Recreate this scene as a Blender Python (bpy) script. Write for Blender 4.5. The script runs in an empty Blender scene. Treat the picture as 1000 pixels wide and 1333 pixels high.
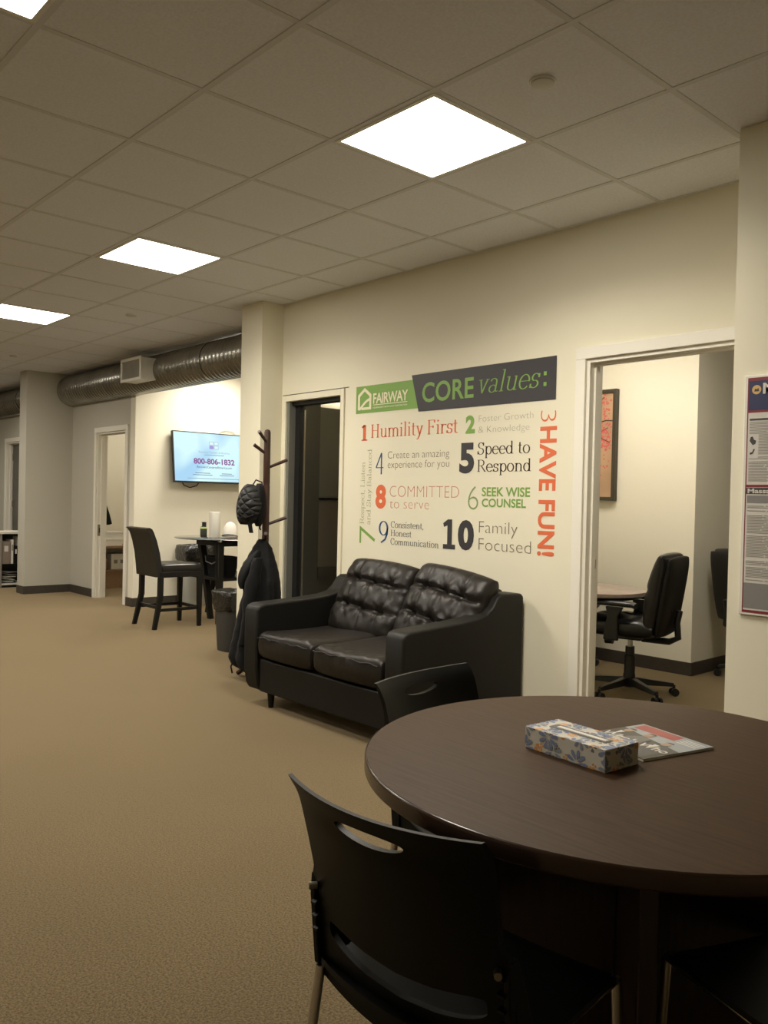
import bpy, bmesh, math, random
from mathutils import Vector, Matrix
random.seed(7)
PI = math.pi
SC = bpy.context.scene
COL = SC.collection

# ------------------------------------------------------------------ camera
H_CAM = 1.28
def cam_axes(yaw, pitch, roll):
    cy, sy, cp, sp, cr, sr = math.cos(yaw), math.sin(yaw), math.cos(pitch), math.sin(pitch), math.cos(roll), math.sin(roll)
    fw = Vector((cy * cp, sy * cp, sp)); rt = Vector((sy, -cy, 0)); up = rt.cross(fw)
    return cr * rt + sr * up, -sr * rt + cr * up, fw
R_, U_, F_ = cam_axes(-0.736778, -0.0145777, 0.0222748)
cam = bpy.data.objects.new('camera', bpy.data.cameras.new('camera'))
COL.objects.link(cam)
m = Matrix((R_, U_, -F_)).transposed().to_4x4()
m.translation = Vector((0, 0, H_CAM))
cam.matrix_world = m
cam.data.sensor_fit = 'HORIZONTAL'; cam.data.sensor_width = 36.0; cam.data.lens = 36 * 1.08295
cam.data.clip_start = 0.02; cam.data.clip_end = 100
SC.camera = cam

# ------------------------------------------------------------------ world, exposure
w = bpy.data.worlds.new('world'); SC.world = w; w.use_nodes = True
w.node_tree.nodes['Background'].inputs[0].default_value = (0.9, 0.85, 0.75, 1)
w.node_tree.nodes['Background'].inputs[1].default_value = 0.02
SC.view_settings.view_transform = 'Standard'; SC.view_settings.look = 'None'
SC.view_settings.gamma = 1; SC.view_settings.use_curve_mapping = False
SC.view_settings.exposure = 0.0
SC.cycles.use_denoising = True
SC.cycles.max_bounces = 10; SC.cycles.diffuse_bounces = 6
SC.cycles.sample_clamp_indirect = 6
PANEL = 18.0            # glow of the diffusers
LAMP = 24.0             # watts of the lamp under each main panel
WARM = (1.0, 0.925, 0.80)
CEIL = 2.796
TILE = 0.6096; GX = 2.19; GY = -2.19   # suspended ceiling grid phase
# main-room light panels: low corner of the tile they fill
MAIN_LIGHTS = [(GX, GY - TILE), (GX + 4 * TILE, GY - TILE), (GX + 8 * TILE, GY - TILE),
               (GX, GY + 2 * TILE), (GX + 4 * TILE, GY + 2 * TILE), (GX + 8 * TILE, GY + 2 * TILE),
               (GX + 12 * TILE, GY - TILE), (GX + 12 * TILE, GY + 2 * TILE),
               (GX + 8 * TILE, GY + 5 * TILE), (GX + 16 * TILE, GY - TILE)]

# ------------------------------------------------------------------ materials
MATS = {}
def mat(name, col, rough=0.6, metal=0.0, spec=0.5, var=0.0, vscale=8.0, bump=0.0, bscale=60.0, stretch=None, emit=None, estr=1.0,
        alpha=None, coat=0.0, bdist=0.01, detail=4.0, transmission=0.0, sheen=0.0):
    if name in MATS: return MATS[name]
    M = bpy.data.materials.new(name); M.use_nodes = True; nt = M.node_tree
    b = nt.nodes['Principled BSDF']; L = nt.links.new
    b.inputs['Base Color'].default_value = (*col, 1); b.inputs['Roughness'].default_value = rough
    b.inputs['Metallic'].default_value = metal; b.inputs['Specular IOR Level'].default_value = spec
    b.inputs['Coat Weight'].default_value = coat; b.inputs['Transmission Weight'].default_value = transmission
    b.inputs['Sheen Weight'].default_value = sheen
    if emit:
        b.inputs['Emission Color'].default_value = (*emit, 1); b.inputs['Emission Strength'].default_value = estr
    tc = nt.nodes.new('ShaderNodeTexCoord'); mp = nt.nodes.new('ShaderNodeMapping'); L(tc.outputs['Object'], mp.inputs[0])
    if stretch: mp.inputs['Scale'].default_value = stretch
    if var:
        n = nt.nodes.new('ShaderNodeTexNoise'); n.inputs['Scale'].default_value = vscale; n.inputs['Detail'].default_value = detail
        L(mp.outputs[0], n.inputs['Vector'])
        r = nt.nodes.new('ShaderNodeValToRGB'); r.color_ramp.elements[0].position = 0.3; r.color_ramp.elements[1].position = 0.7
        r.color_ramp.elements[0].color = (*[c * (1 - var) for c in col], 1)
        r.color_ramp.elements[1].color = (*[min(1, c * (1 + var)) for c in col], 1)
        L(n.outputs['Fac'], r.inputs[0]); L(r.outputs[0], b.inputs['Base Color'])
    if bump:
        n2 = nt.nodes.new('ShaderNodeTexNoise'); n2.inputs['Scale'].default_value = bscale; n2.inputs['Detail'].default_value = 6
        L(mp.outputs[0], n2.inputs['Vector'])
        bp = nt.nodes.new('ShaderNodeBump'); bp.inputs['Strength'].default_value = bump; bp.inputs['Distance'].default_value = bdist
        L(n2.outputs['Fac'], bp.inputs['Height']); L(bp.outputs[0], b.inputs['Normal'])
    MATS[name] = M
    return M

WALL = mat('wall_paint', (0.78, 0.74, 0.585), 0.75, spec=0.25, var=0.02, vscale=1.5, bump=0.12, bscale=180, bdist=0.002)
WALL2 = mat('wall_paint_pale', (0.80, 0.755, 0.62), 0.75, spec=0.25, bump=0.1, bscale=180, bdist=0.002)
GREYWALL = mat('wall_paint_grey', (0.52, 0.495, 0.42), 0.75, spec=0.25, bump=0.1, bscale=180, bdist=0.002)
CEILM = mat('ceiling_tile_board', (0.86, 0.87, 0.92), 0.95, spec=0.1, var=0.05, vscale=90, bump=0.4, bscale=260, bdist=0.002)
GRIDM = mat('ceiling_grid_paint', (0.73, 0.73, 0.74), 0.6, spec=0.2)
TRIM = mat('white_trim_paint', (0.80, 0.77, 0.68), 0.45, spec=0.35, bump=0.05, bscale=40, bdist=0.002)
BASEB = mat('dark_vinyl_baseboard', (0.055, 0.045, 0.035), 0.5, var=0.1, vscale=30)
LIGHTF = mat('light_frame_white', (0.85, 0.83, 0.78), 0.4)
LIGHTD = mat('light_diffuser', (0.9, 0.9, 0.9), 0.5, emit=WARM, estr=PANEL)
GALV = mat('galvanised_steel', (0.34, 0.33, 0.30), 0.27, metal=0.9, var=0.2, vscale=5, bump=0.1, bscale=60, bdist=0.003)
GRILLE = mat('white_register_metal', (0.62, 0.60, 0.54), 0.45)
LEATHER = mat('black_brown_leather', (0.011, 0.0085, 0.0065), 0.43, spec=0.36, var=0.3, vscale=14, bump=0.28, bscale=26, bdist=0.008)
LEATHER2 = mat('black_vinyl_side', (0.008, 0.0075, 0.0065), 0.5, spec=0.28, bump=0.25, bscale=220, bdist=0.002)
LEATHER3 = mat('black_stool_leather', (0.009, 0.0085, 0.008), 0.34, spec=0.45, bump=0.3, bscale=40, bdist=0.004)
PLASTIC = mat('black_moulded_plastic', (0.0045, 0.0045, 0.004), 0.45, spec=0.25, bump=0.2, bscale=500, bdist=0.001)
BLACKP = mat('black_plastic_gloss', (0.012, 0.012, 0.012), 0.35)
BLACKW = mat('black_painted_wood', (0.006, 0.0055, 0.005), 0.42, spec=0.3, bump=0.1, bscale=30, stretch=(1, 1, 0.1), bdist=0.002)
CHROME = mat('brushed_chrome', (0.55, 0.52, 0.47), 0.28, metal=1.0, bump=0.05, bscale=200, bdist=0.001)
DARKWOOD = mat('dark_walnut_pole', (0.045, 0.018, 0.010), 0.4, var=0.35, vscale=18, stretch=(6, 6, 0.6), bump=0.1, bscale=40, bdist=0.001)
FABRIC = mat('black_nylon_cloth', (0.006, 0.006, 0.0065), 0.75, spec=0.2, bump=0.5, bscale=70, bdist=0.006, sheen=0.04)
BAGPL = mat('black_liner_plastic', (0.010, 0.010, 0.010), 0.2, spec=0.7, bump=0.9, bscale=22, bdist=0.02)
CANM = mat('grey_black_bin_plastic', (0.035, 0.034, 0.032), 0.5)
WHITEBIN = mat('frosted_white_bin', (0.48, 0.48, 0.44), 0.4)
PAPER = mat('white_paper', (0.80, 0.77, 0.70), 0.8, bump=0.2, bscale=120, bdist=0.002)
CARDB = mat('brown_cardboard', (0.30, 0.19, 0.10), 0.8, var=0.1, vscale=30)
DESKM = mat('desk_laminate', (0.28, 0.17, 0.09), 0.5, var=0.2, vscale=10, stretch=(1, 12, 12))
BLACK = mat('flat_black', (0.008, 0.008, 0.008), 0.5)
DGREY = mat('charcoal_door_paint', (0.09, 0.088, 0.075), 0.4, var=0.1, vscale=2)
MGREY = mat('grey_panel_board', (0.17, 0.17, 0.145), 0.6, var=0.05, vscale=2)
WARMPANEL = mat('taupe_reflection', (0.17, 0.15, 0.12), 0.5)
BRASS = mat('dull_metal_hardware', (0.25, 0.22, 0.17), 0.4, metal=0.9)
CONFTOP = mat('taupe_laminate_top', (0.30, 0.235, 0.19), 0.35, var=0.08, vscale=6, stretch=(1, 8, 8))
GLASS = mat('smoked_glass', (0.06, 0.06, 0.055), 0.05, spec=0.8)

def carpet():
    M = bpy.data.materials.new('brown_loop_carpet'); M.use_nodes = True; nt = M.node_tree; L = nt.links.new
    b = nt.nodes['Principled BSDF']; b.inputs['Roughness'].default_value = 0.95; b.inputs['Specular IOR Level'].default_value = 0.1
    b.inputs['Sheen Weight'].default_value = 0.65; b.inputs['Sheen Roughness'].default_value = 0.5; b.inputs['Sheen Tint'].default_value = (1.0, 0.80, 0.52, 1)
    tc = nt.nodes.new('ShaderNodeTexCoord')
    n = nt.nodes.new('ShaderNodeTexNoise'); n.inputs['Scale'].default_value = 150; n.inputs['Detail'].default_value = 3; n.inputs['Roughness'].default_value = 0.7
    L(tc.outputs['Object'], n.inputs['Vector'])
    r = nt.nodes.new('ShaderNodeValToRGB'); e = r.color_ramp.elements
    e[0].position = 0.38; e[0].color = (0.012, 0.0075, 0.003, 1); e[1].position = 0.66; e[1].color = (0.140, 0.102, 0.050, 1)
    x = e.new(0.46); x.color = (0.060, 0.042, 0.0195, 1)
    L(n.outputs['Fac'], r.inputs[0])
    n3 = nt.nodes.new('ShaderNodeTexNoise'); n3.inputs['Scale'].default_value = 1.3; n3.inputs['Detail'].default_value = 3
    L(tc.outputs['Object'], n3.inputs['Vector'])
    mr = nt.nodes.new('ShaderNodeMapRange'); mr.inputs[1].default_value = 0.3; mr.inputs[2].default_value = 0.7; mr.inputs[3].default_value = 0.9; mr.inputs[4].default_value = 1.08
    L(n3.outputs['Fac'], mr.inputs[0])
    mx = nt.nodes.new('ShaderNodeVectorMath'); mx.operation = 'SCALE'; L(r.outputs[0], mx.inputs[0]); L(mr.outputs[0], mx.inputs['Scale'])
    L(mx.outputs[0], b.inputs['Base Color'])
    bp = nt.nodes.new('ShaderNodeBump'); bp.inputs['Strength'].default_value = 0.35; bp.inputs['Distance'].default_value = 0.004
    L(n.outputs['Fac'], bp.inputs['Height']); L(bp.outputs[0], b.inputs['Normal'])
    return M
CARPET = carpet()

def woodtop():
    M = bpy.data.materials.new('mahogany_laminate'); M.use_nodes = True; nt = M.node_tree; L = nt.links.new
    b = nt.nodes['Principled BSDF']; b.inputs['Roughness'].default_value = 0.5; b.inputs['Specular IOR Level'].default_value = 0.16
    tc = nt.nodes.new('ShaderNodeTexCoord'); mp = nt.nodes.new('ShaderNodeMapping'); mp.inputs['Scale'].default_value = (3, 55, 3)
    mp.inputs['Rotation'].default_value = (0, 0, math.radians(48))
    L(tc.outputs['Object'], mp.inputs[0])
    n = nt.nodes.new('ShaderNodeTexNoise'); n.inputs['Scale'].default_value = 2.2; n.inputs['Detail'].default_value = 8; n.inputs['Roughness'].default_value = 0.65
    L(mp.outputs[0], n.inputs['Vector'])
    r = nt.nodes.new('ShaderNodeValToRGB'); e = r.color_ramp.elements
    e[0].position = 0.35; e[0].color = (0.043, 0.0215, 0.009, 1); e[1].position = 0.68; e[1].color = (0.070, 0.037, 0.016, 1)
    L(n.outputs['Fac'], r.inputs[0]); L(r.outputs[0], b.inputs['Base Color'])
    bp = nt.nodes.new('ShaderNodeBump'); bp.inputs['Strength'].default_value = 0.08; bp.inputs['Distance'].default_value = 0.001
    L(n.outputs['Fac'], bp.inputs['Height']); L(bp.outputs[0], b.inputs['Normal'])
    return M
MAHOG = woodtop()
MAHOGD = mat('mahogany_edge_dark', (0.030, 0.013, 0.009), 0.4, var=0.3, vscale=12, stretch=(8, 8, 0.8))

def quilted():
    M = bpy.data.materials.new('quilted_black_nylon'); M.use_nodes = True; nt = M.node_tree; L = nt.links.new
    b = nt.nodes['Principled BSDF']; b.inputs['Base Color'].default_value = (0.007, 0.007, 0.008, 1); b.inputs['Roughness'].default_value = 0.6
    tc = nt.nodes.new('ShaderNodeTexCoord'); hs = []
    for rot in (0.9, -0.7):
        mp = nt.nodes.new('ShaderNodeMapping'); mp.inputs['Rotation'].default_value = (0, rot, 0); L(tc.outputs['Object'], mp.inputs[0])
        wv = nt.nodes.new('ShaderNodeTexWave'); wv.bands_direction = 'X'; wv.inputs['Scale'].default_value = 6.5; wv.wave_profile = 'SIN'
        L(mp.outputs[0], wv.inputs['Vector'])
        p = nt.nodes.new('ShaderNodeMath'); p.operation = 'POWER'; p.inputs[1].default_value = 0.3; L(wv.outputs['Fac'], p.inputs[0]); hs.append(p)
    mn = nt.nodes.new('ShaderNodeMath'); mn.operation = 'MINIMUM'; L(hs[0].outputs[0], mn.inputs[0]); L(hs[1].outputs[0], mn.inputs[1])
    bp = nt.nodes.new('ShaderNodeBump'); bp.inputs['Strength'].default_value = 0.9; bp.inputs['Distance'].default_value = 0.012
    L(mn.outputs[0], bp.inputs['Height']); L(bp.outputs[0], b.inputs['Normal'])
    return M
QUILT = quilted()

# ------------------------------------------------------------------ helpers
def tag(o, label=None, cat=None, group=None, kind=None):
    if label: o['label'] = label
    if cat: o['category'] = cat
    if group: o['group'] = group
    if kind: o['kind'] = kind
    return o
def local_mat(o):
    M = Matrix.Translation(o.location) @ o.rotation_euler.to_matrix().to_4x4()
    return (local_mat(o.parent) @ M) if o.parent else M
def empty(name, loc=(0, 0, 0), rz=0.0):
    o = bpy.data.objects.new(name, None); COL.objects.link(o); o.location = loc; o.rotation_euler = (0, 0, rz); o.empty_display_size = 0.1
    return o
def thing(name, label, cat, loc=(0, 0, 0), rz=0.0, group=None):
    return tag(empty(name, loc, rz), label, cat, group)
def copy_tree(o, parent=None):
    c = o.copy(); COL.objects.link(c); c.parent = parent
    for ch in list(o.children): copy_tree(ch, c)
    return c

class MB:
    def __init__(s): s.v = []; s.f = []
    def add(s, vs, fs):
        k = len(s.v); s.v += [tuple(v) for v in vs]; s.f += [tuple(i + k for i in f) for f in fs]; return s
    def box(s, a, b, M=None):
        x0, y0, z0 = [min(p, q) for p, q in zip(a, b)]; x1, y1, z1 = [max(p, q) for p, q in zip(a, b)]
        vs = [(x0, y0, z0), (x1, y0, z0), (x1, y1, z0), (x0, y1, z0), (x0, y0, z1), (x1, y0, z1), (x1, y1, z1), (x0, y1, z1)]
        if M: vs = [M @ Vector(v) for v in vs]
        return s.add(vs, [(0, 3, 2, 1), (4, 5, 6, 7), (0, 1, 5, 4), (1, 2, 6, 5), (2, 3, 7, 6), (3, 0, 4, 7)])
    def cbox(s, c, size, rz=0.0, rx=0.0, ry=0.0):
        M = Matrix.Translation(c) @ Matrix.Rotation(rz, 4, 'Z') @ Matrix.Rotation(ry, 4, 'Y') @ Matrix.Rotation(rx, 4, 'X')
        h = [q / 2 for q in size]
        return s.box([-q for q in h], h, M)
    def loft(s, rings, cap=True, closed=True):
        n = len(rings[0]); vs = [p for r in rings for p in r]; fs = []
        for i in range(len(rings) - 1):
            for j in range(n if closed else n - 1):
                k = (j + 1) % n
                fs.append((i * n + j, i * n + k, (i + 1) * n + k, (i + 1) * n + j))
        if cap and closed:
            fs.append(tuple(range(n))[::-1]); fs.append(tuple((len(rings) - 1) * n + j for j in range(n)))
        return s.add(vs, fs)
    def tube(s, pts, r, n=12, rs=None):
        pts = [Vector(p) for p in pts]; rings = []; up = Vector((0, 0, 1)); prev = None
        for i, p in enumerate(pts):
            d = (pts[min(i + 1, len(pts) - 1)] - pts[max(i - 1, 0)]).normalized()
            if prev is None:
                a = d.cross(up); a = a if a.length > 1e-3 else d.cross(Vector((1, 0, 0)))
            else: a = prev - d * prev.dot(d)
            a.normalize(); prev = a; b = d.cross(a); rr = rs[i] if rs else r
            rings.append([p + rr * (math.cos(2 * PI * k / n) * a + math.sin(2 * PI * k / n) * b) for k in range(n)])
        return s.loft(rings)
    def cyl(s, c, r, z0, z1, n=32, r1=None):
        r1 = r if r1 is None else r1
        return s.loft([[(c[0] + r * math.cos(2 * PI * k / n), c[1] + r * math.sin(2 * PI * k / n), z0) for k in range(n)],
                       [(c[0] + r1 * math.cos(2 * PI * k / n), c[1] + r1 * math.sin(2 * PI * k / n), z1) for k in range(n)]])
    def lathe(s, prof, c=(0, 0), n=32):
        return s.loft([[(c[0] + r * math.cos(2 * PI * k / n), c[1] + r * math.sin(2 * PI * k / n), z) for k in range(n)] for r, z in prof])
    def prism(s, poly, axis, a, b):
        def P(p, t): return {'x': (t, p[0], p[1]), 'y': (p[0], t, p[1]), 'z': (p[0], p[1], t)}[axis]
        return s.loft([[P(p, a) for p in poly], [P(p, b) for p in poly]])
    def build(s, name, material, parent=None, world=False, bevel=0.0, seg=2, smooth=True, angle=35, subsurf=0, kind=None, label=None):
        me = bpy.data.meshes.new(name); vs = s.v
        if world and parent is not None:
            inv = local_mat(parent).inverted(); vs = [inv @ Vector(v) for v in vs]
        me.from_pydata([tuple(v) for v in vs], [], s.f)
        bm = bmesh.new(); bm.from_mesh(me); bmesh.ops.recalc_face_normals(bm, faces=bm.faces); bm.to_mesh(me); bm.free()
        if smooth:
            me.polygons.foreach_set('use_smooth', [True] * len(me.polygons)); me.set_sharp_from_angle(angle=math.radians(angle))
        for mm in (material if isinstance(material, list) else [material]): me.materials.append(mm)
        o = bpy.data.objects.new(name, me); COL.objects.link(o)
        if parent is not None: o.parent = parent
        if bevel:
            md = o.modifiers.new('bevel', 'BEVEL'); md.width = bevel; md.segments = seg; md.limit_method = 'ANGLE'; md.angle_limit = math.radians(40)
            md.harden_normals = False
        if subsurf:
            md = o.modifiers.new('sub', 'SUBSURF'); md.levels = subsurf; md.render_levels = subsurf
        if kind: o['kind'] = kind
        if label: o['label'] = label
        return o

def boolean_cut(o, cutter):
    md = o.modifiers.new('cut', 'BOOLEAN'); md.operation = 'DIFFERENCE'; md.object = cutter; md.solver = 'EXACT'
    dg = bpy.context.evaluated_depsgraph_get(); dg.update()
    me = bpy.data.meshes.new_from_object(o.evaluated_get(dg)); o.modifiers.remove(md)
    old = o.data; o.data = me; bpy.data.meshes.remove(old); cm = cutter.data; bpy.data.objects.remove(cutter); bpy.data.meshes.remove(cm)
    me.polygons.foreach_set('use_smooth', [True] * len(me.polygons)); me.set_sharp_from_angle(angle=math.radians(35))
def structure(name, mb, m_, bevel=0.0, **k): return tag(mb.build(name, m_, None, bevel=bevel, smooth=False, **k), kind='structure')

# camera test used only to leave out ceiling tiles the photograph cannot see
def seen(pts, margin=60):
    us, vs = [], []
    for p in pts:
        d = Vector(p) - Vector((0, 0, H_CAM)); z = d.dot(F_)
        if z < 0.15: continue
        us.append(500 + 1082.95 * d.dot(R_) / z); vs.append(666.5 - 1082.95 * d.dot(U_) / z)
    return bool(us) and max(us) > -margin and min(us) < 1000 + margin and max(vs) > -margin and min(vs) < 1333 + margin, (max(us) - min(us)) if us else 0

# ------------------------------------------------------------------ room shell
YM = -3.81           # face of the long wall with the lettering
WT = 0.12
XB, XF, YL = -3.0, 16.5, 3.6
structure('floor', MB().box((XB - .2, -8.2, -0.1), (XF + .2, YL + .2, 0)), CARPET)
def wall(name, boxes, m_=WALL):
    mb = MB()
    for a, b in boxes: mb.box(a, b)
    return structure(name, mb, m_)
# long wall: near door opening X 1.70..2.60, dark door opening X 4.68..5.36, column, then the alcove
wall('wall_right', [((XB, YM - WT, 0), (1.70, YM, CEIL)), ((1.70, YM - WT, 2.06), (2.60, YM, CEIL)), ((2.60, YM - WT, 0), (4.68, YM, CEIL)),
                    ((4.68, YM - WT, 2.03), (5.355, YM, CEIL)), ((5.355, YM - WT, 0), (5.72, YM, CEIL))])
wall('wall_column', [((5.425, YM + .0005, 0), (5.715, -3.61, CEIL))])
wall('wall_pillar', [((XB, YM + .0005, 0), (1.548, -3.286, CEIL))])
wall('wall_alcove_near', [((5.60, -7.2, 0), (5.72, YM - WT - .0005, CEIL))], WALL2)
wall('wall_alcove_back', [((5.72, -7.3, 0), (9.02, -7.2, CEIL))], WALL2)
wall('wall_television', [((8.90, -7.2, 0), (9.02, -4.2401, CEIL))], WALL2)
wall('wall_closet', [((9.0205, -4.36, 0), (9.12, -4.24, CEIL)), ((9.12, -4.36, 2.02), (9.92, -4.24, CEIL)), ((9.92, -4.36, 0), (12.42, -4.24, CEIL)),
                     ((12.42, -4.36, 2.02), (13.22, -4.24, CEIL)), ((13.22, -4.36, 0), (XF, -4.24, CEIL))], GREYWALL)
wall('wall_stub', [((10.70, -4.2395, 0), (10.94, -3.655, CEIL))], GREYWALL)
wall('wall_far', [((XF, -8, 0), (XF + .1, YL, CEIL))])
wall('wall_left', [((XB, YL, 0), (XF, YL + .1, CEIL))])
wall('wall_back', [((XB - .1, -8, 0), (XB, YL, CEIL))])
# conference room beyond the near door
wall('wall_conference_block', [((3.07, -7.9, 0), (4.60, -5.95, CEIL))], WALL2)
wall('wall_conference_back', [((XB, -8.0, 0), (4.6, -7.9, CEIL))], WALL2)
wall('wall_partition', [((4.60, -8.0, 0), (4.66, YM - WT - .0005, CEIL))], WALL2)
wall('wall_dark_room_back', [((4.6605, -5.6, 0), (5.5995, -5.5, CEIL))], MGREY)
# closet behind the far door
wall('wall_closet_side', [((11.25, -6.2, 0), (11.35, -4.3605, CEIL)), ((9.0205, -6.2, 0), (11.2495, -6.1, CEIL))], WALL2)

# baseboards
def bb(name, a, b): structure(name, MB().box((a[0], a[1], 0), (b[0], b[1], 0.1)), BASEB)
bb('baseboard_right', (2.665, YM + .0005), (4.60, YM + .01))
bb('baseboard_column', (5.415, -3.61), (5.715, -3.60)); bb('baseboard_column_side', (5.414, YM + .012), (5.4245, -3.60))
bb('baseboard_pillar', (0, -3.2855), (1.558, -3.276)); bb('baseboard_pillar_side', (1.5485, -3.80), (1.558, -3.2865))
bb('baseboard_stub', (10.69, -3.6545), (10.94, -3.645)); bb('baseboard_stub_side', (10.69, -4.2285), (10.6995, -3.6555))
bb('baseboard_closet', (9.985, -4.2395), (10.69, -4.229)); bb('baseboard_closet_right', (8.89, -4.2395), (9.055, -4.229))
bb('baseboard_television', (8.89, -7.19), (8.8995, -4.2405))
bb('baseboard_conference', (3.06, -5.9495), (4.59, -5.94)); bb('baseboard_conference_side', (3.06, -7.88), (3.0695, -5.9505))
bb('baseboard_stub_far', (10.9405, -4.2285), (10.95, -3.655))

# ceiling: board above, separate lay-in tiles and a T-bar grid
ceiling = structure('ceiling', MB().box((XB, -8, CEIL + 0.02), (XF, YL, CEIL + 0.12)), CEILM)
light_cells = set((round((x - GX) / TILE), round((y - GY) / TILE)) for x, y in MAIN_LIGHTS)
tile_me = None; ntile = 0; rest = MB()
def tile_mb(w=TILE - .024, x0=0, y0=0, hgt=(0.0025, 0.02)):
    return MB().box((x0, y0, hgt[0]), (x0 + w, y0 + w, hgt[1]))
ymin_line = -4.235
for i in range(-9, 24):
    for j in range(-4, 10):
        x, y = GX + i * TILE, GY + j * TILE
        if (i, j) in light_cells: continue
        ok, sz = seen([(x, y, CEIL), (x + TILE, y, CEIL), (x, y + TILE, CEIL), (x + TILE, y + TILE, CEIL)])
        lo = YM if x < 5.6 else ymin_line
        y0 = max(y, lo); xs, xe = max(x, XB), min(x + TILE, XF)
        if y + TILE - y0 < 0.05 or xe - xs < .05: continue
        full = (y0 == y and xe - xs > TILE - .01)
        if ok and sz > 9 and ntile < 290:
            if full:
                if tile_me is None:
                    o = MB().box((.012, .012, 0.002), (TILE - .012, TILE - .012, 0.0195)).build('ceiling_tile', CEILM, ceiling, smooth=False); tile_me = o.data
                else:
                    o = bpy.data.objects.new('ceiling_tile', tile_me); COL.objects.link(o); o.parent = ceiling
            else:
                o = MB().box((.012, y0 - y + .001, 0.002), (TILE - .012, TILE - .012, 0.0195)).build('ceiling_tile', CEILM, ceiling, smooth=False)
            o.location = (x, y, CEIL); ntile += 1
        else:
            rest.box((xs + .012, y0 + .001, CEIL + .002), (xe - .012, y + TILE - .012, CEIL + .0195))
rest.box((XB, -8, CEIL + .002), (4.6, YM - WT, CEIL + .0195)); rest.box((4.66, -5.5, CEIL + .002), (5.6, YM - WT, CEIL + .0195))
rest.box((5.72, -7.2, CEIL + .002), (8.9, -4.24, CEIL + .0195)); rest.box((9.02, -6.1, CEIL + .002), (11.25, -4.36, CEIL + .0195))
rest.build('distant_tiles', CEILM, ceiling, smooth=False, kind='stuff')
g = MB()
for i in range(-8, 24):
    x = GX + i * TILE; g.box((x - .012, (YM if x < 5.7 else -4.24), CEIL - .0005), (x + .012, YL, CEIL + .003))
for j in range(-3, 10):
    y = GY + j * TILE
    xs = XB if y > YM else 5.75
    g.box((xs, y - .012, CEIL - .0010), (XF, y + .012, CEIL + .003))
g.box((XB, YM, CEIL - .0012), (5.42, YM + .018, CEIL + .003))
g.build('grid_bars', GRIDM, ceiling, smooth=False)

# ------------------------------------------------------------------ ceiling lights
def ceiling_light(x, y, label, w=TILE, emit=LIGHTD, group=None, watts=None):
    t = thing('ceiling_light', label, 'ceiling light', (x + w / 2, y + w / 2, CEIL - .004), group=group)
    h = w / 2 - .012; f = MB(); b = .018
    f.box((-h, -h, 0), (h, -h + b, .02)); f.box((-h, h - b, 0), (h, h, .02)); f.box((-h, -h + b, 0), (-h + b, h - b, .02)); f.box((h - b, -h + b, 0), (h, h - b, .02))
    f.build('frame', LIGHTF, t, smooth=False)
    MB().box((-h + b, -h + b, .002), (h - b, h - b, .010)).build('diffuser', emit, t, smooth=False)
    ld = bpy.data.lights.new('panel_lamp', 'AREA'); ld.shape = 'SQUARE'; ld.size = 2 * (h - b); ld.energy = LAMP if watts is None else watts
    ld.color = WARM; ld.spread = math.radians(150)
    lo = bpy.data.objects.new('panel_lamp', ld); COL.objects.link(lo); lo.parent = t; lo.location = (0, 0, -.002)
    return t
LAB = {0: 'square white ceiling light panel in front of the lettered wall, largest one lit in view', 1: 'square lit ceiling panel second along the row, between the other two',
       2: 'small lit ceiling panel farthest along the row, cut by the frame edge', 3: 'lit ceiling panel only whose corner shows at the top of the picture'}
for k, (x, y) in enumerate(MAIN_LIGHTS):
    ceiling_light(x, y, LAB.get(k, 'square office ceiling light panel outside the picture'), group=None if k in LAB else 'ceiling lights out of view', watts={0: 31, 3: 13, 2: 14, 5: 12, 6: 8, 7: 8}.get(k))
LIGHTC = mat('conference_diffuser', (0.9, 0.9, 0.9), 0.5, emit=WARM, estr=PANEL)
LIGHTA = mat('alcove_diffuser', (0.9, 0.9, 0.9), 0.5, emit=WARM, estr=PANEL)
LIGHTK = mat('closet_diffuser', (0.9, 0.9, 0.9), 0.5, emit=WARM, estr=PANEL * .4)
for x, y, e, wt in [(1.9, -5.3, LIGHTC, 7), (3.2, -5.3, LIGHTC, 7), (8.0, -5.5, LIGHTA, 18), (6.5, -4.9, LIGHTA, 17), (9.9, -5.5, LIGHTK, 8), (4.85, -4.9, LIGHTK, 16)]:  # nearer alcove panel and dark-room panel are added fill lights, unseen
    ceiling_light(x, y, 'unseen square ceiling light panel placed in a side room', emit=e, group='ceiling lights of side rooms', watts=wt)

for x, y, l in [(1.871, -2.422, 'round white sprinkler cover plate on the ceiling beside the largest light panel'),
                (6.692, -3.134, 'small round sprinkler cover on the ceiling above the duct register'),
                (9.694, -3.165, 'tiny round sprinkler cover on the ceiling near the projecting wall end')]:
    t = thing('sprinkler_cover', l, 'sprinkler cover', (x, y, CEIL - .012))
    MB().lathe([(.036, 0), (.042, .002), (.043, .006)]).build('cover_plate', GRILLE, t)
    MB().lathe([(.046, .006), (.048, .008), (.048, .0118)]).build('rim', LIGHTF, t)

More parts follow.
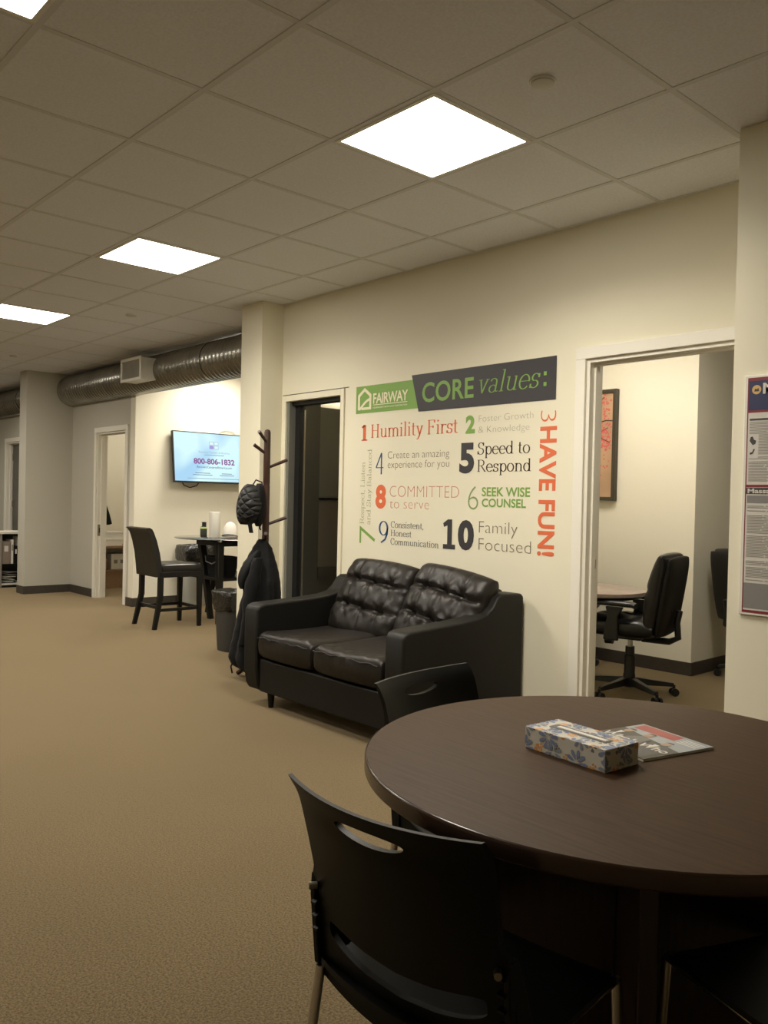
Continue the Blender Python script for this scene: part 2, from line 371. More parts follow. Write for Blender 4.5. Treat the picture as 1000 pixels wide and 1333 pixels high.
# ------------------------------------------------------------------ spiral duct
YD, ZD, RD = -4.2, 2.585, 0.19
duct = thing('air_duct', 'long round galvanised spiral air duct under the ceiling', 'duct', (5.75, YD, ZD))
def duct_run(x0, x1, n=40):
    rings = []; x = x0
    while x < x1:
        for dx, dr in ((0, 0), (.052, 0), (.056, .004), (.062, .004), (.066, 0)):
            if x + dx <= x1: rings.append((x + dx, RD + dr))
        x += .068
    return MB().loft([[(X, YD + r * math.cos(2 * PI * k / n), ZD + r * math.sin(2 * PI * k / n)) for k in range(n)] for X, r in rings])
duct_run(5.76, 10.699).build('duct_run', GALV, duct, world=True, angle=60)
duct_run(10.95, 16.4).build('duct_run', GALV, duct, world=True, angle=60)
for x in (7.1, 9.3, 12.2):
    b = MB(); rings = [[(x + dx, YD + (RD + .006) * math.cos(2 * PI * k / 40), ZD + (RD + .006) * math.sin(2 * PI * k / 40)) for k in range(40)] for dx in (-.015, .015)]
    b.loft(rings, cap=False); b.build('hanger_strap', GALV, duct, world=True)
reg = thing('duct_register', 'white louvered air register boxed onto the side of the duct', 'air register', (8.27, -3.95, 2.46))
X0, X1, Z0, Z1, YF_ = 8.03, 8.50, 2.462, 2.706, -3.87
b = MB(); b.box((X0 + .01, YF_ - .01, Z0 + .01), (X1 - .01, -4.06, Z0 + .018)); b.box((X0 + .01, YF_ - .01, Z1 - .018), (X1 - .01, -4.06, Z1 - .01))
b.box((X0 + .01, YF_ - .01, Z0 + .018), (X0 + .018, -4.06, Z1 - .018)); b.box((X1 - .018, YF_ - .01, Z0 + .018), (X1 - .01, -4.06, Z1 - .018))
b.build('takeoff_box', GRILLE, reg, world=True, smooth=False)
b = MB(); fw = .03
b.box((X0, YF_ - .01, Z0), (X1, YF_, Z0 + fw)); b.box((X0, YF_ - .01, Z1 - fw), (X1, YF_, Z1)); b.box((X0, YF_ - .01, Z0 + fw), (X0 + fw, YF_, Z1 - fw)); b.box((X1 - fw, YF_ - .01, Z0 + fw), (X1, YF_, Z1 - fw))
b.build('frame', TRIM, reg, world=True, bevel=.002)
for k in range(20):
    xx = X0 + fw + (k + .5) * (X1 - X0 - 2 * fw) / 20
    MB().cbox((xx, YF_ - .012, (Z0 + Z1) / 2), (.003, .02, Z1 - Z0 - 2 * fw), rz=.5).build('louver', GRILLE, reg, world=True, smooth=False)

# ------------------------------------------------------------------ doors and trim
def casing(name, x0, x1, ztop, yface, wdt=.062, depth=WT, side_y=1, jamb=True):
    """white casing round an opening in a wall facing +Y"""
    o = structure(name, MB().box((x0 - wdt, yface, 0), (x0, yface + .018, ztop)).box((x1, yface, 0), (x1 + wdt, yface + .018, ztop))
                  .box((x0 - wdt, yface, ztop), (x1 + wdt, yface + .018, ztop + wdt)), TRIM, bevel=.003)
    if jamb:
        e = .0004
        j = MB().box((x0 + e, yface - depth, 0), (x0 + .02, yface - e, ztop - e)).box((x1 - .02, yface - depth, 0), (x1 - e, yface - e, ztop - e)).box((x0 + .02, yface - depth, ztop - .02), (x1 - .02, yface - e, ztop - e))
        # door stop
        j.box((x0 + .02, yface - .075, 0), (x0 + .032, yface - .04, ztop - .02)).box((x1 - .032, yface - .075, 0), (x1 - .02, yface - .04, ztop - .02))
        j.box((x0 + .032, yface - .075, ztop - .032), (x1 - .032, yface - .04, ztop - .02))
        jo = j.build('jamb', TRIM, o, smooth=False)
    return o
d1 = casing('door_1', 1.70, 2.60, 2.06, YM)
MB().box((2.5835, YM - .105, .90), (2.5805, YM - .08, 1.01)).box((2.5805, YM - .098, .93), (2.579, YM - .088, .98)).build('strike_plate', BRASS, d1, smooth=False)
d3 = casing('door_3', 9.12, 9.92, 2.02, -4.24)
MB().box((9.8995, -4.295, .76), (9.8975, -4.250, .90)).build('strike_plate', BRASS, d3, smooth=False)
MB().box((9.8975, -4.285, .80), (9.8965, -4.265, .86)).build('latch_hole', BLACK, d3, smooth=False)
# closet door leaf swung open into the closet, hinged at the near jamb
leaf = structure('door_4', MB().box((9.141, -5.12, .012), (9.175, -4.365, 1.99)), TRIM, bevel=.002)
kb = MB()
kb.loft([[(9.175 + t, -5.06 + r * math.cos(a * PI / 8), .93 + r * math.sin(a * PI / 8)) for a in range(16)] for t, r in ((0, .028), (.006, .028), (.008, .012), (.035, .012), (.042, .024), (.058, .028), (.068, .018))])
kb.build('door_knob', BRASS, leaf)
d5 = casing('door_5', 12.42, 13.22, 2.02, -4.24)
lf = structure('door_6', MB().box((12.455, -4.35, .012), (13.165, -4.32, 1.985)), DGREY)
for z in (.35, 1.05, 1.75):
    MB().box((13.12, -4.3195, z), (13.19, -4.312, z + .1)).build('hinge', BRASS, lf, smooth=False)

# dark doorway beside the column
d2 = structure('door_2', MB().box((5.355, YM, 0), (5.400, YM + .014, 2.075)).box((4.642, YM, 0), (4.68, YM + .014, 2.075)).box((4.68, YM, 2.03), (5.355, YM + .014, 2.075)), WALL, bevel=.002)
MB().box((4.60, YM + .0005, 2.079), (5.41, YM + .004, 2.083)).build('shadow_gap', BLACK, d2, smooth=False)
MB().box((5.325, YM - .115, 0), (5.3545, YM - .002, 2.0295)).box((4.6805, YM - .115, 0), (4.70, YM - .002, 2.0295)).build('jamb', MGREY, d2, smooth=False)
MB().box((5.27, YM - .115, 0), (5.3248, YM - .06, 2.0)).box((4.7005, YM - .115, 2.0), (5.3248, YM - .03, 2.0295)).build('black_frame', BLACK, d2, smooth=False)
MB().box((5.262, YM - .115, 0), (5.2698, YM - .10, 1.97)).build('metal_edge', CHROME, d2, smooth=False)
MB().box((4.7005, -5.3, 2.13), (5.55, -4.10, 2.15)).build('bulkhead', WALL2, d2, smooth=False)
t = thing('reflection_panels', 'grey panels imitating reflections in the dark glass door', 'painted reflection', (5.57, -4.8, 0))  # glass-door reflections imitated by coloured panels behind the opening
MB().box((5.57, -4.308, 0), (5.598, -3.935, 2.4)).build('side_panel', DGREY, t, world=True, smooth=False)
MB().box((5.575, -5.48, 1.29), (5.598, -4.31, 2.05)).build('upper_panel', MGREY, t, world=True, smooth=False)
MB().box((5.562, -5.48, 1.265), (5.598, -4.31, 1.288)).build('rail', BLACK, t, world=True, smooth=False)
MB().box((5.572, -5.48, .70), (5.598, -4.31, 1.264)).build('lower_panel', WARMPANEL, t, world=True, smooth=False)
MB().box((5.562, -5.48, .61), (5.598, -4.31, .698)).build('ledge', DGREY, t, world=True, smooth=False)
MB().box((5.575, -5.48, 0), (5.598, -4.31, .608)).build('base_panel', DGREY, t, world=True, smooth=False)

# ------------------------------------------------------------------ lettering on the wall
C_ORANGE = mat('orange_vinyl', (0.72, 0.155, 0.06), 0.5); C_PINK = mat('pale_orange_vinyl', (0.62, 0.28, 0.19), 0.5)
C_GREEN = mat('green_vinyl', (0.20, 0.37, 0.075), 0.5); C_PGREEN = mat('pale_green_vinyl', (0.36, 0.40, 0.20), 0.5); C_MGREEN = mat('sage_vinyl', (0.24, 0.33, 0.13), 0.5)
C_DARK = mat('charcoal_vinyl', (0.040, 0.038, 0.042), 0.5); C_BLUE = mat('blue_vinyl', (0.025, 0.085, 0.20), 0.5)
C_BROWN = mat('dark_brown_vinyl', (0.055, 0.040, 0.025), 0.5); C_GREY = mat('grey_vinyl', (0.20, 0.17, 0.12), 0.5); C_PGREY = mat('pale_grey_vinyl', (0.36, 0.34, 0.25), 0.5)
C_SLATE = mat('slate_vinyl', (0.09, 0.10, 0.11), 0.5); C_CREAM = mat('cream_vinyl', (0.80, 0.76, 0.55), 0.5)

_tc = {}
def sans(body, weight=0.0, spacing=1.0):
    key = (body, weight, spacing)
    if key in _tc: return _tc[key]
    cu = bpy.data.curves.new('t', 'FONT'); cu.body = body; cu.size = 1; cu.offset = weight; cu.space_character = spacing; cu.resolution_u = 4
    ob = bpy.data.objects.new('t', cu); COL.objects.link(ob)
    dg = bpy.context.evaluated_depsgraph_get(); dg.update()
    me = bpy.data.meshes.new_from_object(ob.evaluated_get(dg))
    r = ([(v.co.x, v.co.y) for v in me.vertices], [tuple(p.vertices) for p in me.polygons])
    bpy.data.objects.remove(ob); bpy.data.curves.remove(cu); bpy.data.meshes.remove(me)
    _tc[key] = r; return r
CAPH = max(p[1] for p in sans('H')[0])

# a small stroke serif face: verticals thick, horizontals thin
def A(cx, cy, rx, ry, a0, a1, n=14): return [(cx + rx * math.cos(math.radians(a0 + (a1 - a0) * k / n)), cy + ry * math.sin(math.radians(a0 + (a1 - a0) * k / n))) for k in range(n + 1)]
def V(x, a, b): return [(x, a), (x, b)]
def Hh(a, b, y): return [(a, y), (b, y)]
XH = .66
def feet(*xs, y=0.018): return [Hh(x - .11, x + .11, y) for x in xs]
bowl_o = A(.29, .33, .23, .325, 0, 360, 24)
SER = {
 'H': (.80, [V(.15, 0, 1), V(.62, 0, 1), Hh(.15, .62, .53)] + feet(.15, .62) + feet(.15, .62, y=.98)),
 'F': (.66, [V(.15, 0, 1), Hh(.04, .56, .98), Hh(.15, .45, .52), V(.56, .98, .80), V(.45, .60, .44)] + feet(.15)),
 'L': (.66, [V(.15, 0, 1), Hh(.04, .58, .018), V(.58, 0, .22)] + feet(.15, y=.98)),
 'B': (.70, [V(.15, 0, 1), Hh(.04, .36, .98), Hh(.15, .36, .53), Hh(.04, .36, .018), A(.36, .755, .20, .225, -90, 90), A(.36, .275, .24, .257, -90, 90)]),
 'R': (.74, [V(.15, 0, 1), Hh(.04, .36, .98), Hh(.15, .36, .50), A(.36, .74, .21, .24, -90, 90), [(.36, .50), (.66, .018)], Hh(.58, .74, .018)] + feet(.15)),
 'S': (.60, [A(.30, .75, .20, .235, 30, 270), A(.28, .26, .23, .255, 90, -150), V(.50, .72, .98), V(.06, .02, .28)]),
 'C': (.72, [A(.40, .5, .31, .50, 45, 315, 24), V(.64, .70, .98), ]),
 'a': (.56, [A(.25, .46, .16, .19, 160, 0), V(.41, .10, .46), A(.25, .17, .17, .17, 20, 340, 18), [(.41, .10), (.46, .02), (.54, .05)]]),
 'c': (.52, [A(.30, .33, .23, .325, 50, 315, 18), V(.46, .50, .60)]),
 'd': (.64, [A(.27, .33, .21, .325, 0, 360, 20), V(.47, 0, 1.02), Hh(.37, .47, 1.0), Hh(.47, .60, .018)]),
 'e': (.56, [A(.29, .33, .23, .325, 0, 320, 20), Hh(.08, .52, .36)]),
 'i': (.32, [V(.16, 0, XH), Hh(.04, .16, XH - .02), [(.13, .88), (.19, .88), (.19, .94), (.13, .94), (.13, .88)]] + feet(.16)),
 'l': (.32, [V(.16, 0, 1.03), Hh(.04, .16, 1.01)] + feet(.16)),
 'm': (.98, [V(.15, 0, XH), Hh(.03, .15, XH - .02), A(.32, .44, .17, .20, 180, 0), V(.49, 0, .44), A(.66, .44, .17, .20, 180, 0), V(.83, 0, .44)] + feet(.15, .49, .83)),
 'n': (.66, [V(.15, 0, XH), Hh(.03, .15, XH - .02), A(.33, .43, .18, .21, 180, 0), V(.51, 0, .43)] + feet(.15, .51)),
 'o': (.58, [bowl_o]),
 'p': (.62, [V(.15, -.30, XH), Hh(.03, .15, XH - .02), A(.35, .33, .21, .325, 0, 360, 20)] + feet(.15, y=-.29)),
 'r': (.46, [V(.15, 0, XH), Hh(.03, .15, XH - .02), A(.33, .43, .18, .20, 180, 60), V(.41, .56, .64)] + feet(.15)),
 's': (.48, [A(.24, .485, .15, .16, 30, 260), A(.23, .175, .17, .165, 90, -150), V(.40, .46, .64), V(.06, .02, .20)]),
 't': (.38, [V(.16, .14, .88), A(.28, .14, .12, .13, 180, 300), Hh(.03, .32, XH - .02)]),
 'u': (.66, [V(.15, .20, XH), A(.32, .20, .17, .19, 180, 350), V(.50, 0, XH), Hh(.03, .15, XH - .02), Hh(.40, .50, XH - .02), Hh(.50, .62, .018)]),
 'v': (.56, [[(.10, XH), (.28, 0)], [(.28, 0), (.36, .30), (.47, XH)], Hh(.0, .20, XH - .02), Hh(.38, .56, XH - .02)]),
 'y': (.56, [[(.10, XH), (.30, .02)], [(.47, XH), (.28, -.02), (.16, -.26), (.06, -.29)], Hh(.0, .20, XH - .02), Hh(.38, .56, XH - .02)]),
 'h': (.66, [V(.15, 0, 1.03), Hh(.03, .15, 1.01), A(.33, .43, .18, .21, 180, 0), V(.51, 0, .43)] + feet(.15, .51)),
 ',': (.24, [[(.10, .08), (.13, 0), (.06, -.16)]]),
 '1': (.50, [V(.27, 0, 1), [(.27, .98), (.20, .90), (.08, .84)], Hh(.06, .48, .02)]),
 '4': (.62, [V(.44, -.02, 1), [(.44, 1), (.04, .30)], Hh(.04, .60, .30)]),
 '9': (.60, [A(.30, .68, .23, .32, 0, 360, 24), [(.53, .68), (.51, .42), (.40, .16), (.16, 0)]]),
 ' ': (.30, []),
}
def serif(body, thick=.10, thin=.035, shear=0.0):
    vs, fs, x = [], [], 0.0
    for ch in body:
        adv, strokes = SER[ch]
        for st in strokes:
            n = len(st); k0 = len(vs)
            closed = n > 3 and abs(st[0][0] - st[-1][0]) + abs(st[0][1] - st[-1][1]) < 1e-6
            for i in range(n):
                a = st[max(i - 1, 0)] if not (closed and i == 0) else st[-2]; c = st[min(i + 1, n - 1)] if not (closed and i == n - 1) else st[1]
                dx, dy = c[0] - a[0], c[1] - a[1]; l = math.hypot(dx, dy) or 1e-6; dx, dy = dx / l, dy / l
                wd = (thin + (thick - thin) * abs(dy) ** 1.3) / 2
                for sgn in (-1, 1):
                    px, py = st[i][0] - dy * wd * sgn, st[i][1] + dx * wd * sgn
                    vs.append((x + px + shear * py, py))
            for i in range(n - 1): fs.append((k0 + 2 * i, k0 + 2 * i + 1, k0 + 2 * i + 3, k0 + 2 * i + 2))
        x += adv
    return vs, fs

def flat(name, vf, material, parent, basis, off=0.0):
    """vf: 2D verts+faces already in wall units; basis maps (a, b, out) to world"""
    vs, fs = vf
    me = bpy.data.meshes.new(name); inv = local_mat(parent).inverted()
    me.from_pydata([tuple(inv @ Vector(basis(a, b, off))) for a, b in vs], [], fs); me.materials.append(material)
    o = bpy.data.objects.new(name, me); COL.objects.link(o); o.parent = parent; return o
def fit(vf, a0, a1, b0, b1, cap=None):
    """stretch ink to a0..a1 across; baseline->b0 and capital height->b1 (cap = glyph capital height; None: ink box)"""
    vs, fs = vf; xs = [v[0] for v in vs]; ys = [v[1] for v in vs]; x0, x1 = min(xs), max(xs)
    y0, y1 = (0, cap) if cap else (min(ys), max(ys))
    return [(a0 + (x - x0) / (x1 - x0) * (a1 - a0), b0 + (y - y0) / (y1 - y0) * (b1 - b0)) for x, y in vs], fs
def wall_basis(a, b, off): return (a, YM + .0015 + off, b)
mural = thing('wall_lettering', 'large wall decal listing ten core values in coloured lettering above the sofa', 'wall decal', (3.65, YM, 1.0))
def poly(name, pts, material, off=0.0, parent=mural, basis=wall_basis, label=None):
    o = flat(name, (pts, [tuple(range(len(pts)))]), material, parent, basis, off)
    if label: o['label'] = label
    return o
poly('green_banner', [(4.517, 2.073), (4.517, 1.883), (3.87, 1.883), (3.87, 2.073)], C_GREEN)
poly('charcoal_banner', [(3.954, 2.103), (3.884, 1.860), (2.797, 1.860), (2.797, 2.103)], C_DARK, .0012)
T = 'lettering'
def put(vf, material, off=0.0, name=T, basis=wall_basis): return flat(name, vf, material, mural, basis, off)
put(fit(sans('FAIRWAY', .018, .92), 4.333, 3.985, 1.944, 2.012, CAPH), C_CREAM, .0024)
put(([(4.334, 1.932), (4.334, 1.937), (3.99, 1.937), (3.99, 1.932)], [(0, 1, 2, 3)]), C_CREAM, .0024)
put(fit(sans('INDEPENDENT MORTGAGE CORPORATION', .01), 4.334, 3.992, 1.910, 1.920, CAPH), C_CREAM, .0024)
# house outline with a road curving into it
hx = lambda u: 4.495 - u * .143
hz = lambda v: 1.906 + v * .150
def band(pts_in, pts_out): 
    n = len(pts_in); return pts_in + pts_out, [(i, i + 1, n + i + 1, n + i) for i in range(n - 1)]
hin = [(hx(.16), hz(.02)), (hx(.16), hz(.62)), (hx(.5), hz(.86)), (hx(.85), hz(.62)), (hx(.85), hz(.0))]
hout = [(hx(0), hz(.02)), (hx(0), hz(.70)), (hx(.5), hz(1.03)), (hx(1), hz(.70)), (hx(1), hz(.0))]
put(band(hin, hout), C_CREAM, .0024, 'house_emblem')
rd1 = [(hx(.02 + .98 * t), hz(.0 + .55 * math.sin(t * PI / 2))) for t in [k / 12 for k in range(13)]]
rd2 = [(hx(.20 + .78 * t), hz(.0 + .42 * math.sin(t * PI / 2))) for t in [k / 12 for k in range(13)]]
put(band(rd1, rd2), C_CREAM, .0025, 'house_emblem')
rd3 = [(hx(.34 + .64 * t), hz(.12 + .25 * math.sin(t * PI / 2))) for t in [k / 12 for k in range(13)]]
rd4 = [(hx(.30 + .70 * t), hz(0)) for t in [k / 12 for k in range(13)]]
put(([(hx(.28), hz(0)), (hx(.28), hz(.12)), (hx(1), hz(.12)), (hx(1), hz(0))], [(0, 1, 2, 3)]), C_CREAM, .0025, 'house_emblem')
put(fit(sans('CORE', .016, 1.02), 3.852, 3.407, 1.919, 2.039, CAPH), C_GREEN, .0024)
put(fit(serif('values', .075, .03, .20), 3.364, 2.905, 1.936, 2.061, 1.0), C_GREEN, .0024)
for z in (1.940, 2.000): put(([(2.883, z), (2.883, z + .022), (2.863, z + .022), (2.863, z)], [(0, 1, 2, 3)]), C_GREEN, .0024)
put(fit(serif('1', .20, .07), 4.452, 4.388, 1.691, 1.804), C_ORANGE)
put(fit(serif('Humility First', .105, .04), 4.349, 3.532, 1.708, 1.800, 1.0), C_ORANGE)
put(fit(sans('2', .045), 3.468, 3.391, 1.698, 1.809), C_GREEN)
put(fit(sans('Foster Growth', -.022), 3.361, 2.951, 1.765, 1.805, CAPH), C_PGREY)
put(fit(sans('& Knowledge', -.022), 3.363, 2.977, 1.698, 1.738, CAPH), C_PGREY)
put(fit(serif('4', .085, .04), 4.294, 4.214, 1.454, 1.603), C_BLUE)
put(fit(sans('Create an amazing', -.016), 4.173, 3.601, 1.560, 1.609, CAPH), C_GREY)
put(fit(sans('experience for you', -.016), 4.171, 3.600, 1.496, 1.545, CAPH), C_GREY)
put(fit(sans('5', .045), 3.513, 3.391, 1.453, 1.642), C_DARK)
put(fit(serif('Speed to', .10, .04), 3.366, 2.968, 1.567, 1.640, 1.0), C_BROWN)
put(fit(serif('Respond', .10, .04), 3.364, 2.958, 1.463, 1.535, 1.0), C_BROWN)
put(fit(sans('8', .045), 4.289, 4.182, 1.219, 1.384), C_ORANGE)
put(fit(sans('COMMITTED', -.024), 4.145, 3.511, 1.301, 1.377, CAPH), C_PINK)
put(fit(sans('to serve', -.022), 4.143, 3.769, 1.224, 1.291, CAPH), C_PINK)
put(fit(sans('6', -.022), 3.434, 3.351, 1.233, 1.376), C_MGREEN)
put(fit(sans('SEEK WISE', .022), 3.324, 2.960, 1.317, 1.368, CAPH), C_GREEN)
put(fit(sans('COUNSEL', .022), 3.322, 2.988, 1.253, 1.300, CAPH), C_GREEN)
put(fit(serif('9', .10, .04), 4.248, 4.151, .984, 1.136), C_BLUE)
put(fit(serif('Consistent,', .10, .05), 4.127, 3.815, 1.095, 1.137, 1.0), C_SLATE)
put(fit(serif('Honest', .10, .05), 4.125, 3.925, 1.038, 1.079, 1.0), C_SLATE)
put(fit(serif('Communication', .10, .05), 4.126, 3.676, .981, 1.023, 1.0), C_SLATE)
put(fit(sans('0', .05), 3.512, 3.379, .980, 1.168), C_DARK)
put(([(3.637, .980), (3.637, 1.010), (3.602, 1.010), (3.602, 1.128), (3.632, 1.118), (3.639, 1.142), (3.598, 1.167), (3.562, 1.167), (3.562, 1.010), (3.532, 1.010), (3.532, .980)], [tuple(range(11))]), C_DARK)
put(fit(sans('Family', -.018), 3.340, 3.046, 1.094, 1.166, CAPH), C_GREY)
put(fit(sans('Focused', -.018), 3.340, 2.945, .990, 1.063, CAPH), C_GREY)
# vertical lines: reading down on the right, reading up on the left
down = lambda a, b, off: (2.898 - b, YM + .0015 + off, 1.802 - a)
up_ = lambda a, b, off: (4.452 - .169 + b, YM + .0015 + off, .973 + a)
put(fit(sans('3', -.024), 0.0, .062, 0, .105), C_ORANGE, basis=lambda a, b, off: (2.898 - b, YM + .0015 + off, 1.802 - a))
put(fit(sans('HAVE FUN!', .030, 1.03), .090, .818, 0, .105, CAPH), C_ORANGE, basis=lambda a, b, off: (2.895 - b, YM + .0015 + off, 1.802 - a))
put(fit(sans('7', -.012), 0, .122, 0, .165), C_GREEN, basis=lambda a, b, off: (4.284 + b, YM + .0015 + off, .974 + a))
put(fit(serif('Respect, Listen', .08, .04), 1.110, 1.541, 0, .044, 1.0), C_PGREEN, basis=lambda a, b, off: (4.406 + b, YM + .0015 + off, a))
put(fit(serif('and Stay Balanced', .08, .04), 1.106, 1.630, 0, .044, 1.0), C_PGREEN, basis=lambda a, b, off: (4.338 + b, YM + .0015 + off, a))

# ------------------------------------------------------------------ poster on the pillar
YP = -3.286
po = thing('labor_law_poster', 'tall framed poster with navy header hanging on the near pillar', 'poster', (1.2, YP, .86))
pb = lambda a, b, off: (a, YP + .006 + off, b)
MB().box((.96, YP + .0005, .858), (1.496, YP + .010, 1.803)).build('clear_sleeve', mat('clear_sleeve_edge', (.74, .71, .63), .25), po, world=True, bevel=.002)
P0 = .005
C_NAVY = mat('navy_print', (.022, .028, .085), .45); C_GOLD = mat('gold_print', (.62, .40, .14), .45); C_PAPER = mat('poster_paper', (.60, .575, .52), .5)
C_MAROON = mat('maroon_print', (.20, .02, .03), .5); C_CHAR = mat('charcoal_print', (.05, .047, .045), .5); C_TXT = mat('fine_print_grey', (.28, .26, .23), .5); C_SHADE = mat('grey_print_block', (.22, .21, .2), .5)
def rect(x0, x1, z0, z1): return [(x0, z0), (x0, z1), (x1, z1), (x1, z0)]
poly('printed_sheet', rect(1.483, .97, .868, 1.793), C_MAROON, P0, po, pb)
poly('printed_sheet', rect(1.478, .975, .878, 1.655), C_PAPER, P0 + .0005, po, pb)
poly('header_block', rect(1.478, .975, 1.665, 1.780), C_NAVY, P0 + .0005, po, pb)
poly('header_block', rect(1.478, .975, 1.335, 1.360), C_CHAR, P0 + .001, po, pb)
poly('header_block', rect(1.478, .975, 1.362, 1.372), C_MAROON, P0 + .001, po, pb)
poly('header_block', rect(1.478, .975, .885, .985), C_SHADE, P0 + .001, po, pb)
seal = [(1.448 + .018 * math.cos(k * PI / 12), 1.745 + .018 * math.sin(k * PI / 12)) for k in range(24)]
poly('seal', seal, C_GOLD, P0 + .001, po, pb)
poly('seal_mark', [(1.457, 1.738), (1.454, 1.750), (1.447, 1.746), (1.441, 1.752), (1.438, 1.738)], C_CHAR, P0 + .0015, po, pb)
flat('lettering', fit(sans('Massachusetts', .02), 1.423, .99, 1.728, 1.768, CAPH), C_PAPER, po, pb, P0 + .0015)
flat('lettering', fit(sans('Massachusetts', .03), 1.472, 1.26, 1.339, 1.356, CAPH), C_PAPER, po, pb, P0 + .0015)
poly('silhouette', [(1.470, 1.545), (1.466, 1.560), (1.458, 1.562), (1.452, 1.548), (1.444, 1.545), (1.447, 1.532), (1.458, 1.528)], C_CHAR, P0 + .0012, po, pb)
poly('silhouette', [(1.468, 1.490), (1.456, 1.494), (1.448, 1.512), (1.454, 1.512), (1.459, 1.500), (1.468, 1.498)], C_CHAR, P0 + .0012, po, pb)
poly('header_block', rect(1.472, 1.30, 1.624, 1.632), C_CHAR, P0 + .0012, po, pb)
poly('portrait_panel', rect(1.474, .98, 1.300, 1.330), C_SHADE, P0 + .0012, po, pb)
fine = MB(); random.seed(3)
def row(x0, x1, z, h=.003): fine.add([pb(x0, z, P0 + .0011), pb(x0, z + h, P0 + .0011), pb(x1, z + h, P0 + .0011), pb(x1, z, P0 + .0011)], [(0, 1, 2, 3)])
z = 1.615
while z > .995:
    if not (1.290 < z < 1.385):
        x = 1.472 if not 1.475 < z < 1.57 else 1.435
        if random.random() > .12:
            while x > 1.0:
                ln = random.uniform(.05, .13); row(x, max(x - ln, .98), z); x -= ln + .006
    z -= .0062
fine.build('fine_print', C_TXT, po, world=True, smooth=False, kind='stuff')

# ------------------------------------------------------------------ leather loveseat
sofa = thing('loveseat', 'black leather two-seat sofa with tufted back cushions under the lettering', 'sofa', (3.685, -3.3, 0))
SX0, SX1, SYF, SYB = 2.97, 4.405, -2.84, -3.79
def arm(x0, x1):
    # side profile in (y, z)
    pts = [(-3.79, .09), (-3.79, .745), (-3.77, .765), (-3.60, .768), (-3.565, .75), (-3.53, .70), (-3.48, .665), (-3.40, .648), (-3.25, .636), (-3.05, .628), (-2.90, .622), (-2.86, .612), (-2.842, .585),
           (-2.840, .40), (-2.842, .22), (-2.856, .13), (-2.88, .09)]
    return MB().prism(pts, 'x', x0, x1)
arm(SX0, 3.105).build('arm', LEATHER2, sofa, world=True, bevel=.022, seg=4, angle=50)
arm(4.265, SX1).build('arm', LEATHER2, sofa, world=True, bevel=.022, seg=4, angle=50)
MB().box((3.107, -3.70, .092), (4.263, -2.862, .292)).build('seat_base', LEATHER2, sofa, world=True, bevel=.012, seg=3)
MB().prism([(-3.785, .10), (-3.785, .76), (-3.76, .775), (-3.62, .775), (-3.58, .74), (-3.48, .30), (-3.48, .10)], 'x', 3.107, 4.263).build('back_frame', LEATHER2, sofa, world=True, bevel=.02, seg=3)

def pillow(w, h, d, fn, nu=56, nv=48, p=5.0, q=2.6):
    """puffed cushion: x across (w), z up (h), front towards +y; fn(u,v) adds to the front"""
    mb = MB(); 
    def th(u, v): return (max(0, 1 - abs(u) ** p) * max(0, 1 - abs(v) ** p)) ** (1 / q)
    for side in (1, -1):
        vs, fs = [], []
        for j in range(nv + 1):
            for i in range(nu + 1):
                u = -1 + 2 * i / nu; v = -1 + 2 * j / nv
                uu = math.copysign(abs(u) ** .8, u); vv = math.copysign(abs(v) ** .8, v)
                uu = math.sin(u * PI / 2) * .55 + u * .45; vv = math.sin(v * PI / 2) * .55 + v * .45
                t = th(uu, vv); y = side * d / 2 * t
                if side == 1: y += fn(uu, vv) * t
                # rounded corners
                k = 1 - .05 * (uu * uu * vv * vv)
                vs.append((uu * w / 2 * k, y, vv * h / 2 * k))
        for j in range(nv):
            for i in range(nu):
                a = j * (nu + 1) + i; fs.append((a, a + 1, a + nu + 2, a + nu + 1))
        mb.add(vs, fs)
    return mb
def weld(o, d=.0008):
    bm = bmesh.new(); bm.from_mesh(o.data); bmesh.ops.remove_doubles(bm, verts=bm.verts, dist=d); bmesh.ops.recalc_face_normals(bm, faces=bm.faces); bm.to_mesh(o.data); bm.free()
    o.data.polygons.foreach_set('use_smooth', [True] * len(o.data.polygons)); return o
def tuft(seed):
    rr = random.Random(seed); rows = (.36, -.30); cols = (-.52, 0.0, .50)
    spokes = [(cu + rr.uniform(-.03, .03), rv + rr.uniform(-.03, .03), rr.uniform(0, 6.28)) for rv in rows for cu in cols]
    def f(u, v):
        s = 0.0
        for rv in rows:
            edge = max(0.0, 1 - abs(u) ** 6)
            s -= .026 * math.exp(-((v - rv - .03 * math.sin(3 * u + rv)) / .055) ** 2) * (.55 + .45 * edge)
        for cu, cv, ph in spokes:
            du, dv = (u - cu), (v - cv) * .8; r = math.hypot(du, dv); a = math.atan2(dv, du)
            s -= .026 * math.exp(-(r / .09) ** 2)
            s += .0055 * math.exp(-(r / .30) ** 2) * math.sin(7 * a + ph) * min(1, r / .08)
        for cu in cols: s -= .006 * math.exp(-((u - cu) / .05) ** 2)
        s += .010 * math.sin(2.4 * u + 1.1) * math.cos(5.2 * v)
        # gathers at the side seams
        s += .005 * math.sin(22 * v + seed) * max(0, abs(u) - .72) / .28
        return s
    return f
def rigid(o, loc, rx=0, rz=0, ry=0):
    o.rotation_euler = (rx, ry, rz); o.location = loc; return o
L0 = Vector((3.685, -3.3, 0))
for x, w_, sd, rz in ((3.935, .61, 1, .02), (3.325, .60, 2, -.03)):
    o = weld(pillow(w_, .53, .20, tuft(sd), 72, 64).build('back_cushion', LEATHER, sofa)); rigid(o, Vector((x, -3.505, .642)) - L0, rx=math.radians(27), rz=rz, ry=(-.04 if sd == 1 else -.10))
